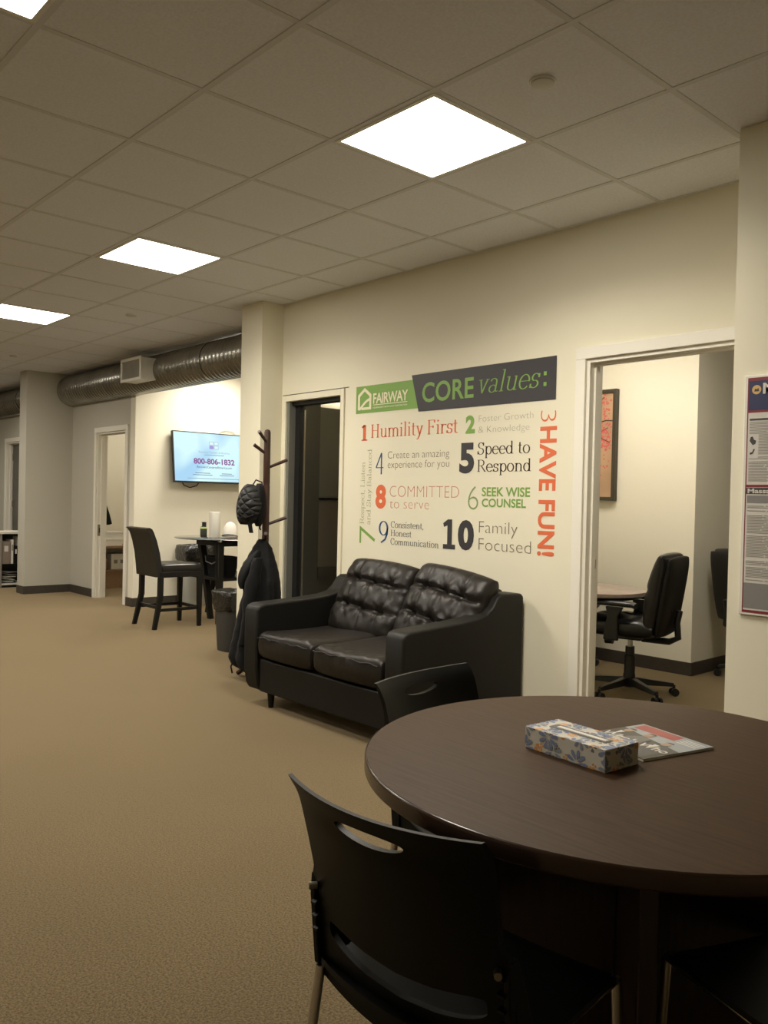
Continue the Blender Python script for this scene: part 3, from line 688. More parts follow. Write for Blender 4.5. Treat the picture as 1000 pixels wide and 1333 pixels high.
def seatf(seed):
    def f(u, v):
        s = .006 * math.sin(3 * u + seed) + .006 * math.cos(2 * v + seed)
        s += .004 * math.exp(-((v + .8) / .12) ** 2) * math.sin(19 * u + seed)
        s += .003 * math.sin(11 * u + 3 * v + seed * 2) * max(0, abs(v) - .4)
        return s
    return f
for x, w_, sd in ((3.987, .555, 3), (3.413, .60, 4)):
    o = weld(pillow(w_, .66, .17, seatf(sd), 48, 48, p=12, q=4.5).build('seat_cushion', LEATHER, sofa)); rigid(o, Vector((x, -3.155, .382)) - L0, rx=math.radians(90), rz=0)
    # front seam
    MB().tube([(x - w_ / 2 + .03 + (w_ - .06) * k / 16, -2.832 - .003 * math.sin(k), .430 + .004 * math.sin(k * 1.7 + sd)) for k in range(17)], .004, 6).build('piping', LEATHER, o, world=True)
for x, y in ((4.19, -2.905), (3.04, -2.92), (4.19, -3.72), (3.04, -3.72)):
    MB().lathe([(.016, 0), (.024, .09), (.026, .10)], (x, y), 16).build('leg', BLACKW, sofa, world=True)

# ------------------------------------------------------------------ coat rack and what hangs on it
PX, PY = 4.905, -3.325
rack = thing('coat_rack', 'dark wooden coat tree with angled pegs between sofa and column', 'coat rack', (PX, PY, 0))
MB().lathe([(.022, .05), (.024, .3), (.024, 1.0), (.023, 1.02), (.024, 1.04), (.024, 1.36), (.022, 1.37), (.024, 1.38), (.023, 1.735), (.018, 1.752), (.006, 1.758)], (PX, PY), 20).build('pole', DARKWOOD, rack, world=True)
for a in (0.5, 2.07, 3.64, 5.21):
    MB().tube([(PX + .018 * math.cos(a), PY + .018 * math.sin(a), .16), (PX + .1 * math.cos(a), PY + .1 * math.sin(a), .10), (PX + .2 * math.cos(a), PY + .2 * math.sin(a), .018)], .017, 8).build('foot', DARKWOOD, rack, world=True)
RV = Vector((-0.671, -0.741, 0)); FV = Vector((.741, -.672, 0))  # across the room / away
def peg(dr, df, z0, z1):
    base = Vector((PX, PY, z0)) ; tip = Vector((PX, PY, 0)) + RV * dr + FV * df; tip.z = z1
    MB().tube([base, base.lerp(tip, .5), tip], .009, 10, rs=[.010, .011, .0125]).build('peg', DARKWOOD, rack, world=True)
peg(.140, .03, 1.485, 1.548); peg(.140, .04, 1.085, 1.140); peg(-.085, -.05, 1.58, 1.645); peg(-.045, -.10, 1.66, 1.735)
peg(-.14, .02, 1.29, 1.345); peg(-.03, .13, 1.66, 1.72); peg(.02, -.13, .975, 1.03)

# quilted bag
bag = thing('quilted_bag', 'black quilted bag hanging high on the coat rack', 'bag', (4.95, -3.30, 1.07))
def at(dr, df, z): v = Vector((PX, PY, 0)) + RV * dr + FV * df; v.z = z; return v
rings = []
for k in range(19):
    t = k / 18; z = 1.085 + .285 * t
    wd = .098 * (math.sin(PI * min(1, max(.0, t * .93 + .05))) ** .50); cx = -.118 + .020 * math.sin(PI * t) + .028 * (t - .5)
    dp = .075 * (math.sin(PI * min(1, max(0, t * .94 + .04))) ** .5)
    rings.append([at(cx + wd * math.copysign(abs(math.cos(a)) ** .8, math.cos(a)), -.055 + dp * math.sin(a) + .006 * math.sin(3 * a + 5 * t), z + .035 * (-cx - .118 + wd * math.cos(a) * -1) * 2) for a in [2 * PI * j / 36 for j in range(36)]])
MB().loft(rings).build('bag_body', QUILT, bag, world=True, angle=80)
rings = []
for k in range(15):
    t = k / 14; z = 1.075 + .30 * t; wd = .050 * math.sin(PI * (t * .9 + .06)) ** .6; dp = .060 * math.sin(PI * (t * .9 + .06)) ** .6
    rings.append([at(-.045 + wd * math.cos(a), -.045 + dp * math.sin(a) * (1 + .1 * math.sin(4 * a)), z) for a in [2 * PI * j / 28 for j in range(28)]])
MB().loft(rings).build('front_pocket', FABRIC, bag, world=True, angle=80)
MB().tube([at(-.165, -.11, 1.16), at(-.12, -.13, 1.135), at(-.075, -.125, 1.15), at(-.04, -.11, 1.2)], .006, 8).build('zipper', FABRIC, bag, world=True)
s = MB()
for i, (a, b_) in enumerate([((-.10, -.09, 1.105), (-.085, -.10, 1.03))]):
    p0, p1 = at(*a), at(*b_); w2 = RV * .014
    s.loft([[p0 - w2, p0 + w2, p0 + w2 + FV * .006, p0 - w2 + FV * .006], [p1 - w2, p1 + w2, p1 + w2 + FV * .006, p1 - w2 + FV * .006]])
s.build('strap', FABRIC, bag, world=True)
MB().tube([at(-.03, -.06, 1.10), at(-.032, -.065, 1.062), at(-.024, -.06, 1.052)], .006, 8).build('toggle', FABRIC, bag, world=True)
MB().tube([at(-.09, -.05, 1.36), at(-.07, -.03, 1.40), at(-.03, -.02, 1.385), at(-.02, -.03, 1.34)], .005, 8).build('hanging_loop', FABRIC, bag, world=True)

# coat: (z, left edge, right edge) measured across the rack, folds around
coat = thing('coat', 'long black coat hanging low from the coat rack beside the sofa', 'coat', (PX, PY, .1))
prof = [(.985, -.045, .000), (.96, -.062, .030), (.92, -.085, .055), (.86, -.115, .072), (.80, -.150, .090), (.74, -.165, .103), (.68, -.150, .112), (.60, -.140, .118), (.50, -.165, .122), (.40, -.185, .124), (.30, -.205, .125), (.22, -.225, .125), (.15, -.235, .12), (.10, -.215, .10), (.075, -.17, .07)]
rings = []; NR = 96
def interp(z):
    for (za, la, ra), (zb, lb, rb) in zip(prof, prof[1:]):
        if zb <= z <= za:
            t = (za - z) / (za - zb); t = t * t * (3 - 2 * t); return la + (lb - la) * t, ra + (rb - ra) * t
    return prof[-1][1:]
for k in range(60):
    z = .985 - (.985 - .075) * k / 59; l, r = interp(z); c, hw = (l + r) / 2, (r - l) / 2; low = min(1, (.985 - z) / .3)
    ring = []
    for j in range(NR):
        a = 2 * PI * j / NR
        fold = 1 + low * (.085 * math.sin(7 * a + 1.2 * z) + .05 * math.sin(12 * a + 2.5 * z + 1) + .02 * math.sin(23 * a + 4 * z))
        ring.append(at(c + hw * math.cos(a) * (1 + (fold - 1) * .35), -.03 - (.105 * low + .02) * math.sin(a) * fold, z + .02 * low * math.sin(a * 3)))
    rings.append(ring)
MB().loft(rings).build('coat_body', FABRIC, coat, world=True, angle=80)
# hood bulge on the left
rings = []
for k in range(14):
    t = k / 13; z = .64 + .27 * t; hw = .058 * math.sin(PI * (t * .86 + .10)) ** .7; cx = -.135 + .10 * t ** 1.6
    rings.append([at(cx + hw * math.cos(a), -.075 - .07 * math.sin(PI * (t * .86 + .1)) ** .6 * math.sin(a) * (1 + .1 * math.sin(5 * a)), z) for a in [2 * PI * j / 28 for j in range(28)]])
MB().loft(rings).build('hood', FABRIC, coat, world=True, angle=80)
# sleeve in front
rings = []
for k in range(22):
    t = k / 21; z = .86 - .60 * t; hw = .030 + .022 * math.sin(PI * min(1, t * 1.4)) ; cx = -.03 - .095 * t
    rings.append([at(cx + hw * math.cos(a) * (1 + .1 * math.sin(9 * t * 3)), -.135 - .035 * math.sin(a) - .02 * math.sin(PI * t), z) for a in [2 * PI * j / 24 for j in range(24)]])
MB().loft(rings).build('sleeve', FABRIC, coat, world=True, angle=80)
MB().tube([at(-.20, -.05, .125), at(-.215, -.06, .09), at(-.205, -.06, .045)], .006, 8).build('belt_end', FABRIC, coat, world=True)

# ------------------------------------------------------------------ waste bin past the column
bx_, by_ = 5.965, -3.735
wb = thing('waste_bin', 'dark plastic waste bin with black liner beside the column', 'waste bin', (bx_, by_, 0))
def rr_ring(cx, cy, hx_, hy_, z, n=32, e=.5, wob=0, ph=0, sc=1):
    out = []
    for k in range(n):
        a = 2 * PI * k / n; c, s_ = math.cos(a), math.sin(a); f = 1 + wob * math.sin(5 * a + ph) + wob * .6 * math.sin(11 * a + 2 * ph)
        out.append((cx + hx_ * math.copysign(abs(c) ** e, c) * f, cy + hy_ * math.copysign(abs(s_) ** e, s_) * f, z + wob * .1 * math.sin(7 * a + ph)))
    return out
MB().loft([rr_ring(bx_, by_, .105, .105, .0), rr_ring(bx_, by_, .108, .108, .02), rr_ring(bx_, by_, .138, .130, .46), rr_ring(bx_, by_, .130, .122, .46), rr_ring(bx_, by_, .10, .10, .03)]).build('can', CANM, wb, world=True)
MB().loft([rr_ring(bx_, by_, .140, .132, .34, wob=.03, ph=1), rr_ring(bx_, by_, .148, .140, .39, wob=.035, ph=2), rr_ring(bx_, by_, .150, .143, .45, wob=.03, ph=3), rr_ring(bx_, by_, .160, .15, .49, wob=.04, ph=1),
           rr_ring(bx_, by_, .145, .137, .50, wob=.04, ph=2), rr_ring(bx_, by_, .12, .115, .42, wob=.04, ph=4), rr_ring(bx_, by_, .06, .06, .36, wob=.04, ph=4)]).build('liner', BAGPL, wb, world=True, angle=80)

# ------------------------------------------------------------------ counter stools
def make_stool():
    t = thing('counter_stool', 'black parsons counter stool with leather seat and back, seen in full beside the pub table', 'stool', (0, 0, 0))
    # local: front +y, back rest at -y
    w_, d_, sh = .23, .235, .56
    for sx in (-1, 1):
        MB().loft([[(sx * (w_ - .005) + q[0] * .019, -d_ - .035 + q[1] * .019, 0) for q in ((-1, -1), (1, -1), (1, 1), (-1, 1))],
                   [(sx * (w_ - .022) + q[0] * .023, -d_ + .028 + q[1] * .023, .30) for q in ((-1, -1), (1, -1), (1, 1), (-1, 1))],
                   [(sx * (w_ - .022) + q[0] * .023, -d_ + .03 + q[1] * .023, .50) for q in ((-1, -1), (1, -1), (1, 1), (-1, 1))]]).build('leg', BLACKW, t, bevel=.003)
        MB().loft([[(sx * (w_ - .022) + q[0] * .018, d_ - .03 + q[1] * .018, 0) for q in ((-1, -1), (1, -1), (1, 1), (-1, 1))],
                   [(sx * (w_ - .022) + q[0] * .024, d_ - .03 + q[1] * .024, .50) for q in ((-1, -1), (1, -1), (1, 1), (-1, 1))]]).build('leg', BLACKW, t, bevel=.003)
        MB().box((sx * (w_ - .022) - .011, -d_ + .03, .165), (sx * (w_ - .022) + .011, d_ - .03, .195)).build('stretcher', BLACKW, t, bevel=.002)
    MB().box((-w_ + .03, d_ - .04, .165), (w_ - .03, d_ - .02, .195)).build('stretcher', BLACKW, t, bevel=.002)
    MB().box((-w_ + .03, -d_ + .01, .185), (w_ - .03, -d_ + .03, .215)).build('stretcher', BLACKW, t, bevel=.002)
    MB().box((-w_, -d_ + .01, .49), (w_, d_, .545)).build('seat_frame', BLACKW, t, bevel=.004)
    o = weld(pillow(2 * w_ + .008, 2 * d_ - .02, .085, lambda u, v: .006 * math.sin(4 * u) * math.cos(3 * v), 30, 30, p=12, q=3).build('seat', LEATHER3, t)); rigid(o, (0, .01, .575), rx=math.radians(90)); o.rotation_euler = (math.radians(90), 0, PI)
    # upholstered back, rolled top, leaning
    rings = []
    for z, y, th_ in ((.50, -d_ + .005, .026), (.60, -d_ + .000, .03), (.72, -d_ - .018, .028), (.84, -d_ - .048, .025), (.92, -d_ - .078, .023), (.95, -d_ - .098, .026), (.963, -d_ - .118, .022), (.958, -d_ - .128, .012)):
        rings.append([(sx * (w_ - .004), y + sy * th_ - .0 * sx, z + (sy * .004)) for sx, sy in ((-1, -1), (1, -1), (1, 1), (-1, 1))])
    MB().loft(rings).build('backrest', LEATHER3, t, bevel=.008, seg=3, angle=60)
    return t
stool = make_stool(); stool.location = (7.485, -3.965, 0); stool.rotation_euler = (0, 0, PI - .03)
s2 = copy_tree(stool); s2.location = (7.00, -4.93, 0); s2.rotation_euler = (0, 0, -PI / 2)
s2['label'] = 'second black counter stool mostly hidden behind the column edge'; s2['group'] = 'counter stools'; stool['group'] = 'counter stools'

# ------------------------------------------------------------------ pub table
TX, TY, TZ = 7.66, -4.76, .845
tb = thing('counter_table', 'tall black counter table with thin round glass top below the television', 'table', (TX, TY, 0))
MB().lathe([(.588, TZ - .010), (.595, TZ - .006), (.595, TZ - .003), (.590, TZ)], (TX, TY), 64).build('glass_top', GLASS, tb, world=True)
def tleg(x0, y0, x1, y1, s0, s1):
    return MB().loft([[(x0 + q[0] * s0, y0 + q[1] * s0, 0) for q in ((-1, -1), (1, -1), (1, 1), (-1, 1))], [(x1 + q[0] * s1, y1 + q[1] * s1, TZ - .03) for q in ((-1, -1), (1, -1), (1, 1), (-1, 1))]])
for x0, y0, x1, y1 in ((7.225, -4.36, 7.33, -4.42), (7.62, -4.50, 7.80, -4.48), (8.05, -4.72, 7.96, -4.78), (7.60, -5.14, 7.60, -5.06)):
    tleg(x0, y0, x1, y1, .026, .034).build('leg', BLACKW, tb, world=True, bevel=.004)
MB().box((TX - .34, TY - .31, TZ - .075), (TX + .16, TY + .33, TZ - .03)).build('apron', BLACKW, tb, world=True, bevel=.004)
MB().box((TX - .37, TY - .33, .42), (TX + .32, TY + .35, .45)).build('lower_shelf', BLACKW, tb, world=True, bevel=.004)
for x, y in ((7.33, -4.42), (7.80, -4.48), (7.96, -4.78), (7.60, -5.06)):
    MB().cyl((x, y), .022, TZ - .03, TZ - .010, 16).build('glass_spacer', CHROME, tb, world=True)
# things on the table
tr = thing('paper_towel_roll', 'upright white paper towel roll on the glass table top', 'paper towel', (7.74, -4.60, TZ))
MB().lathe([(.055, .0), (.057, .004), (.057, .262), (.054, .266), (.022, .266), (.020, .262), (.020, .05)], (0, 0), 32).build('roll', PAPER, tr)
MB().lathe([(.0195, .0), (.0195, .255), (.017, .255), (.017, .06)], (0, 0), 24).build('core', CARDB, tr)
bt = thing('spray_bottle', 'small dark bottle with green label left of the paper towel roll', 'bottle', (8.00, -4.62, TZ))
bb_ = MB().lathe([(.034, 0), (.037, .004), (.037, .085), (.030, .10)], (0, 0), 24).build('bottle_body', mat('dark_bottle_plastic', (.03, .032, .025), .25), bt)
MB().lathe([(.0375, .080), (.0375, .098)], (0, 0), 24).build('green_label', mat('pale_green_label', (.55, .68, .22), .5), bb_)
MB().lathe([(.028, .100), (.028, .15), (.020, .152)], (0, 0), 20).build('cap', BLACKP, bt)
MB().box((-.012, .0285, .105), (.012, .031, .148)).build('cap_stripe', PAPER, bt)
cp = thing('baseball_hat', 'white curled hat with black brim standing right of the paper towels', 'hat', (7.46, -4.62, TZ))
rings = []
for k in range(12):
    t = k / 11; r = .085 * math.cos(t * PI / 2 * .96); rings.append([(r * math.cos(a) * 1.0, r * .9 * math.sin(a), .02 + .15 * math.sin(t * PI / 2)) for a in [2 * PI * j / 32 for j in range(32)]])
MB().loft(rings).build('crown', PAPER, cp, angle=60)
MB().prism([(-.075, -.02), (.075, -.02), (.085, .03), (.05, .09), (0, .11), (-.05, .09), (-.085, .03)], 'z', .015, .021).build('brim', BLACKP, cp).rotation_euler = (.25, 0, .8)
tn = thing('serving_tray', 'clear tray with small packets on the shelf under the glass top', 'tray', (7.63, -4.60, TZ - .0305))
# low tray resting on the apron level just below the glass
MB().box((-.10, -.02, .0005), (.10, .06, .004)).box((-.10, .056, .004), (.10, .06, .016)).build('tray', mat('tray_clear', (.5, .47, .4), .2), tn)
for k, (x, w_) in enumerate(((-.06, .05), (.01, .035), (.06, .04))):
    MB().cbox((x, .02, .0095), (w_, .05, .008), rz=.2 * k).build('packet', [PAPER, CARDB, PAPER][k], tn)
hb = thing('black_basket', 'black fabric basket on the lower shelf of the counter table', 'basket', (7.58, -4.60, .4505))
MB().loft([rr_ring(0, 0, .14, .10, 0, e=.4), rr_ring(0, 0, .17, .13, .20, e=.4, wob=.02), rr_ring(0, 0, .155, .115, .20, e=.4, wob=.02), rr_ring(0, 0, .13, .09, .02, e=.4)]).build('basket_wall', FABRIC, hb, angle=60)
MB().tube([(-.16, .10, .19), (-.05, .15, .13), (.06, .155, .15), (.15, .11, .20)], .006, 8).build('strap', mat('grey_webbing', (.25, .24, .22), .6), hb)

# kitchen bin against the television wall
kx, ky = 8.70, -4.93
kb_ = thing('kitchen_bin', 'tall white bin with black bag folded over its rim', 'waste bin', (kx, ky, 0))
MB().loft([rr_ring(kx, ky, .13, .15, 0), rr_ring(kx, ky, .135, .155, .02), rr_ring(kx, ky, .155, .185, .68), rr_ring(kx, ky, .145, .175, .68), rr_ring(kx, ky, .12, .14, .03)]).build('can', WHITEBIN, kb_, world=True)
MB().loft([rr_ring(kx, ky, .150, .175, .50, wob=.04, ph=1), rr_ring(kx, ky, .172, .21, .54, wob=.03, ph=2), rr_ring(kx, ky, .178, .22, .64, wob=.02, ph=3), rr_ring(kx, ky, .168, .205, .70, wob=.02, ph=1), rr_ring(kx, ky, .150, .18, .705, wob=.02, ph=2), rr_ring(kx, ky, .10, .12, .60, wob=.03, ph=2)]).build('bag', BAGPL, kb_, world=True, angle=80)

# ------------------------------------------------------------------ television
TVW, TVH = 1.075, .605
tv = thing('television', 'wall-mounted flat television showing a phone number in purple', 'television', (8.80, -5.20, 1.735))
tvb = lambda a, b, off: (0, 0, 0)
tilt = math.radians(7)
piv = empty('display', (0, 0, 0)); piv.parent = tv; piv.rotation_euler = (0, tilt, 0)
bpy.data.objects.remove(piv)
MT = Matrix.Translation((8.80, -5.20, 1.735)) @ Matrix.Rotation(tilt, 4, 'Y')
# local display frame: a = +left across (world +Y is left), b = up, off = towards the room (-X)
def tvp(a, b, off): return MT @ Vector((-off, a, b))
def tvbox(mb, a0, a1, b0, b1, o0, o1):
    vs = [tvp(a, b, o) for o in (o0, o1) for a, b in ((a0, b0), (a1, b0), (a1, b1), (a0, b1))]
    return mb.add(vs, [(0, 1, 2, 3), (4, 5, 6, 7), (0, 1, 5, 4), (1, 2, 6, 5), (2, 3, 7, 6), (3, 0, 4, 7)])
W2, H2 = TVW / 2, TVH / 2
tvbox(MB(), -W2, W2, -H2, H2, -.035, .0).build('housing', BLACKP, tv, world=True, bevel=.004)
f = MB(); tvbox(f, -W2, W2, -H2, -H2 + .016, 0, .008); tvbox(f, -W2, W2, H2 - .010, H2, 0, .008); tvbox(f, -W2, -W2 + .010, -H2, H2, 0, .008); tvbox(f, W2 - .010, W2, -H2, H2, 0, .008)
f.build('bezel', BLACKP, tv, world=True)
def tv_screen_mat():
    M = bpy.data.materials.new('lit_screen'); M.use_nodes = True; nt = M.node_tree; b = nt.nodes['Principled BSDF']
    b.inputs['Base Color'].default_value = (.02, .02, .02, 1); b.inputs['Roughness'].default_value = .3
    tc = nt.nodes.new('ShaderNodeTexCoord'); n = nt.nodes.new('ShaderNodeTexNoise'); n.inputs['Scale'].default_value = 2.2; n.inputs['Detail'].default_value = 1
    nt.links.new(tc.outputs['Object'], n.inputs['Vector'])
    r = nt.nodes.new('ShaderNodeValToRGB'); r.color_ramp.elements[0].position = .35; r.color_ramp.elements[0].color = (.38, .66, .90, 1)
    r.color_ramp.elements[1].position = .55; r.color_ramp.elements[1].color = (.66, .94, .98, 1)
    nt.links.new(n.outputs['Fac'], r.inputs[0]); nt.links.new(r.outputs[0], b.inputs['Emission Color']); b.inputs['Emission Strength'].default_value = 1.0
    return M
tvbox(MB(), -W2 + .010, W2 - .010, -H2 + .016, H2 - .010, .0005, .003).build('screen', tv_screen_mat(), tv, world=True, smooth=False)
def screen_ink(name, c): return mat(name, (.01, .01, .01), .4, emit=c, estr=1.0)
S_PURP = screen_ink('screen_purple', (.23, .05, .27)); S_BLUE = screen_ink('screen_slate_blue', (.10, .17, .30)); S_GREY = screen_ink('screen_grey', (.26, .40, .50)); S_LIL = screen_ink('screen_lilac', (.36, .30, .68)); S_WHITE = screen_ink('screen_white', (.72, .92, .98))
def ink(vf, m_, off=.0036): return flat('screen_text', vf, m_, tv, tvp, off)
# centre of the slide in display units: a=0 ; left is +a
ink(fit(sans('800-806-1832', .03), .275, -.285, -.075, -.013, CAPH), S_PURP)
ink(fit(sans('RecoveryCentersofAmerica.com', .012), .235, -.245, -.125, -.100, CAPH), S_BLUE)
ink(fit(serif('Recovery Centers of America'.replace('w', 'v').replace('f', 't').replace('A', 'R'), .08, .04), .20, -.22, .055, .080, 1.0), S_GREY) if False else ink(fit(sans('Recovery Centers of America', -.005), .20, -.22, .055, .080, CAPH), S_GREY)
ink(([(.13, .03), (.13, .038), (-.14, .038), (-.14, .03)], [(0, 1, 2, 3)]), S_GREY)
for a0, a1, b in ((.26, .06, -.19), (.29, .03, -.212), (-.10, -.24, -.19), (-.07, -.27, -.212), (.36, -.36, -.255)):
    ink(([(a0, b), (a0, b + .007), (a1, b + .007), (a1, b)], [(0, 1, 2, 3)]), S_BLUE if b != -.255 else S_GREY)
for a0, b0, m1 in ((.055, .155, S_GREY), (-.010, .155, S_GREY), (.055, .108, S_LIL), (-.010, .108, S_GREY)):
    ink(([(a0, b0), (a0, b0 + .042), (a0 - .058, b0 + .042), (a0 - .058, b0)], [(0, 1, 2, 3)]), m1)
    if m1 is S_GREY: ink(([(a0 - .004, b0 + .004), (a0 - .004, b0 + .038), (a0 - .054, b0 + .038), (a0 - .054, b0 + .004)], [(0, 1, 2, 3)]), S_WHITE, .0042)
MB().box((8.84, -5.42, 1.60), (8.8995, -5.02, 1.86)).build('wall_mount', BLACK, tv, world=True)
tag(MB().tube([(8.86, -4.80, 1.46), (8.87, -4.85, 1.40), (8.875, -4.93, 1.375), (8.875, -5.02, 1.40), (8.87, -5.06, 1.46)], .006, 8).build('power_cable', BLACK), 'black cable looping down from below the television', 'cable')
tag(MB().tube([(8.885, -5.30, 2.03), (8.885, -5.33, 2.07), (8.885, -5.42, 2.10), (8.885, -5.52, 2.08), (8.885, -5.56, 2.02)], .005, 8).build('white_cable', PAPER), 'thin white cable looping over the top of the television', 'cable')

# ------------------------------------------------------------------ closet contents
dk = thing('closet_desk', 'brown laminate desk inside the closet', 'desk', (10.95, -5.1, 0))
MB().box((10.72, -5.95, .545), (11.24, -4.55, .575)).build('desk_top', DESKM, dk, world=True, bevel=.003)
MB().box((10.80, -5.95, .20), (11.22, -5.93, .544)).box((10.80, -4.58, .20), (11.22, -4.56, .544)).build('side_panel', DESKM, dk, world=True)
MB().box((10.80, -5.93, .0), (10.83, -4.56, .23)).build('lower_front', DESKM, dk, world=True)
MB().box((10.78, -5.95, .23), (11.22, -4.56, .25)).build('shelf', DESKM, dk, world=True)
bxs = [('white_box', 'upper white box stacked on the closet desk', (10.80, -4.985, .674), (11.16, -4.66, .765), PAPER),
       ('white_box', 'lower white box resting directly on the closet desk', (10.79, -4.98, .576), (11.17, -4.65, .672), PAPER),
       ('printed_box', 'pale printed box on the shelf under the closet desk', (10.86, -5.30, .251), (11.15, -4.86, .46), PAPER),
       ('brown_box', 'brown cardboard box beside the printed box in the closet', (10.85, -4.80, .251), (11.10, -4.60, .40), CARDB)]
for n, l, a, b, m_ in bxs:
    t = thing(n, l, 'box', ((a[0] + b[0]) / 2, (a[1] + b[1]) / 2, a[2]))
    MB().box(a, b).build('carton', m_, t, world=True, bevel=.003)
    if n != 'printed_box': MB().box((a[0] - .003, a[1] - .003, b[2] - .025), (b[0] + .003, b[1] + .003, b[2] + .001)).build('lid', m_, t, world=True, bevel=.002)
    else:
        for k in range(3): MB().box((a[0] - .001, -4.95 - .09 * k, .33), (a[0] + .001, -4.90 - .09 * k, .38)).build('printing', C_TXT, t, world=True)
t = thing('hanging_jacket', 'dark garment hanging on the closet wall behind the door frame', 'jacket', (11.0, -4.75, .70))
rings = [[(11.0 + w_ * math.cos(a), -4.78 - sh + w_ * math.sin(a) * (1 + .15 * math.sin(4 * a)), z) for a in [2 * PI * j / 20 for j in range(20)]] for z, w_, sh in ((1.22, .012, .0), (1.12, .035, .03), (1.0, .055, .055), (.87, .085, .06), (.855, .05, .06))]
MB().loft(rings).build('jacket_body', FABRIC, t, world=True, angle=80)
MB().tube([(11.0, -4.80, .87), (10.99, -4.80, .76), (10.98, -4.85, .715), (10.97, -4.90, .73)], .016, 10).build('sleeve', FABRIC, t, world=True)
MB().tube([(11.0, -4.78, 1.22), (11.0, -4.78, 1.26), (11.12, -4.78, 1.27), (11.249, -4.78, 1.27)], .006, 8).build('wall_hook', BRASS, t, world=True)

# ------------------------------------------------------------------ far bookshelf
bk = thing('bookshelf', 'low white-topped bookshelf behind the projecting wall end', 'bookshelf', (11.75, -3.93, 0))
a0, a1, yb0, yb1 = 11.55, 11.92, -4.225, -3.64
MB().box((a0 - .02, yb0, .715), (a1 + .01, yb1 + .02, .745)).build('top', TRIM, bk, world=True, bevel=.003)
for y in (yb0, yb1 - .02): MB().box((a0, y, .0), (a1, y + .02, .714)).build('side_panel', mat('grey_shelf_side', (.25, .23, .2), .5), bk, world=True)
MB().box((a1 - .012, yb0 + .0205, .04), (a1, yb1 - .0205, .714)).build('back_panel', BLACK, bk, world=True)
MB().box((a0, yb0 + .0205, .035), (a1 - .013, yb1 - .0205, .055)).build('shelf', TRIM, bk, world=True)
MB().box((a0 + .01, yb0 + .0205, .30), (a1 - .013, yb1 - .0205, .315)).build('shelf', BLACKW, bk, world=True)
MB().box((a0 + .02, yb0 + .021, .0), (a0 + .03, yb1 - .021, .034)).build('plinth', BLACK, bk, world=True)
items = [('document_box', 'beige document box standing on the upper shelf of the far bookshelf', .10, .30, CONFTOP), ('binder', 'thin white binder standing upright in the far bookshelf', .03, .32, PAPER), ('folder', 'dark folder between the binders in the far bookshelf', .04, .24, BLACKW), ('binder', 'tall pale binder by the wall end in the far bookshelf', .025, .36, TRIM)]
y = yb1 - .03
for n, l, wd, h_, m_ in items:
    t = thing(n, l, n.split('_')[-1], (a0 + .12, y - wd / 2, .3155)); t.scale = (1, 1, 1)
    MB().box((-.10, -wd / 2, 0), (.12, wd / 2, h_)).build('cover', m_, t, bevel=.002)
    MB().box((-.103, -wd / 2 + wd * .25, h_ * .55), (-.1003, wd / 2 - wd * .25, h_ * .8)).build('spine_label', PAPER if m_ is not PAPER else C_TXT, t)
    y -= wd + .012
t = thing('paper_heap', 'loose white papers on the lower shelf of the far bookshelf', 'papers', (a0 + .15, -3.78, .0555))
for k in range(5): MB().cbox((.0 + .01 * k, .0, .02 + .03 * k), (.22, .15, .004), rz=.2 * k - .3, rx=.15 * (k % 2)).build('sheet', PAPER, t)
MB().box((-.1, -.08, 0), (.1, .07, .018)).build('folder_base', BLACK, t)

# ------------------------------------------------------------------ conference room
ct = thing('conference_table', 'taupe-topped boat-shaped table inside the conference room', 'table', (3.80, -4.95, 0))
ring = []
for k in range(64):
    a = 2 * PI * k / 64; c, s_ = math.cos(a), math.sin(a); ring.append((3.76 + .83 * math.copysign(abs(c) ** .75, c), -4.95 + .40 * math.copysign(abs(s_) ** .75, s_)))
def scale_ring(r, f): cx, cy = 3.76, -4.95; return [(cx + (x - cx) * f, cy + (y_ - cy) * f) for x, y_ in r]
MB().loft([[(*p, .670) for p in scale_ring(ring, .985)], [(*p, .676) for p in ring], [(*p, .697) for p in ring], [(*p, .70) for p in scale_ring(ring, .993)]]).build('table_top', [CONFTOP], ct, world=True, angle=50)
MB().loft([[(*p, .6695) for p in scale_ring(ring, .97)], [(*p, .650) for p in scale_ring(ring, .95)]]).build('edge_band', BLACKW, ct, world=True)
for x in (3.45, 4.15): MB().box((x - .03, -5.12, .0), (x + .03, -4.78, .649)).build('leg', BLACKW, ct, world=True, bevel=.005)
MB().box((3.48, -4.965, .25), (4.12, -4.935, .45)).build('modesty_panel', BLACKW, ct, world=True)

pic = thing('framed_picture', 'framed print of a pink blossom branch on the conference room wall', 'picture', (4.05, -5.94, 1.3))
gx0, gx1, gz0, gz1 = 3.742, 4.34, 1.315, 2.222; yp = -5.9495
FR = mat('bronze_picture_frame', (.060, .050, .035), .4, metal=.3)
b = MB(); q = .03
b.box((gx0, yp, gz0), (gx0 + q, yp + .05, gz1)).box((gx1 - q, yp, gz0), (gx1, yp + .05, gz1)).box((gx0 + q, yp, gz0), (gx1 - q, yp + .05, gz0 + q)).box((gx0 + q, yp, gz1 - q), (gx1 - q, yp + .05, gz1))
b.build('frame', FR, pic, world=True, bevel=.003)
def canvas():
    M = mat('salmon_canvas', (.50, .32, .19), .7, var=.18, vscale=2.2, bump=.2, bscale=200, bdist=.001); return M
MB().box((gx0 + q, yp, gz0 + q), (gx1 - q, yp + .035, gz1 - q)).build('canvas', canvas(), pic, world=True)
br = MB(); yy = yp + .0365
def twig(pts, r): br.tube([(x, yy, z) for x, z in pts], r, 6)
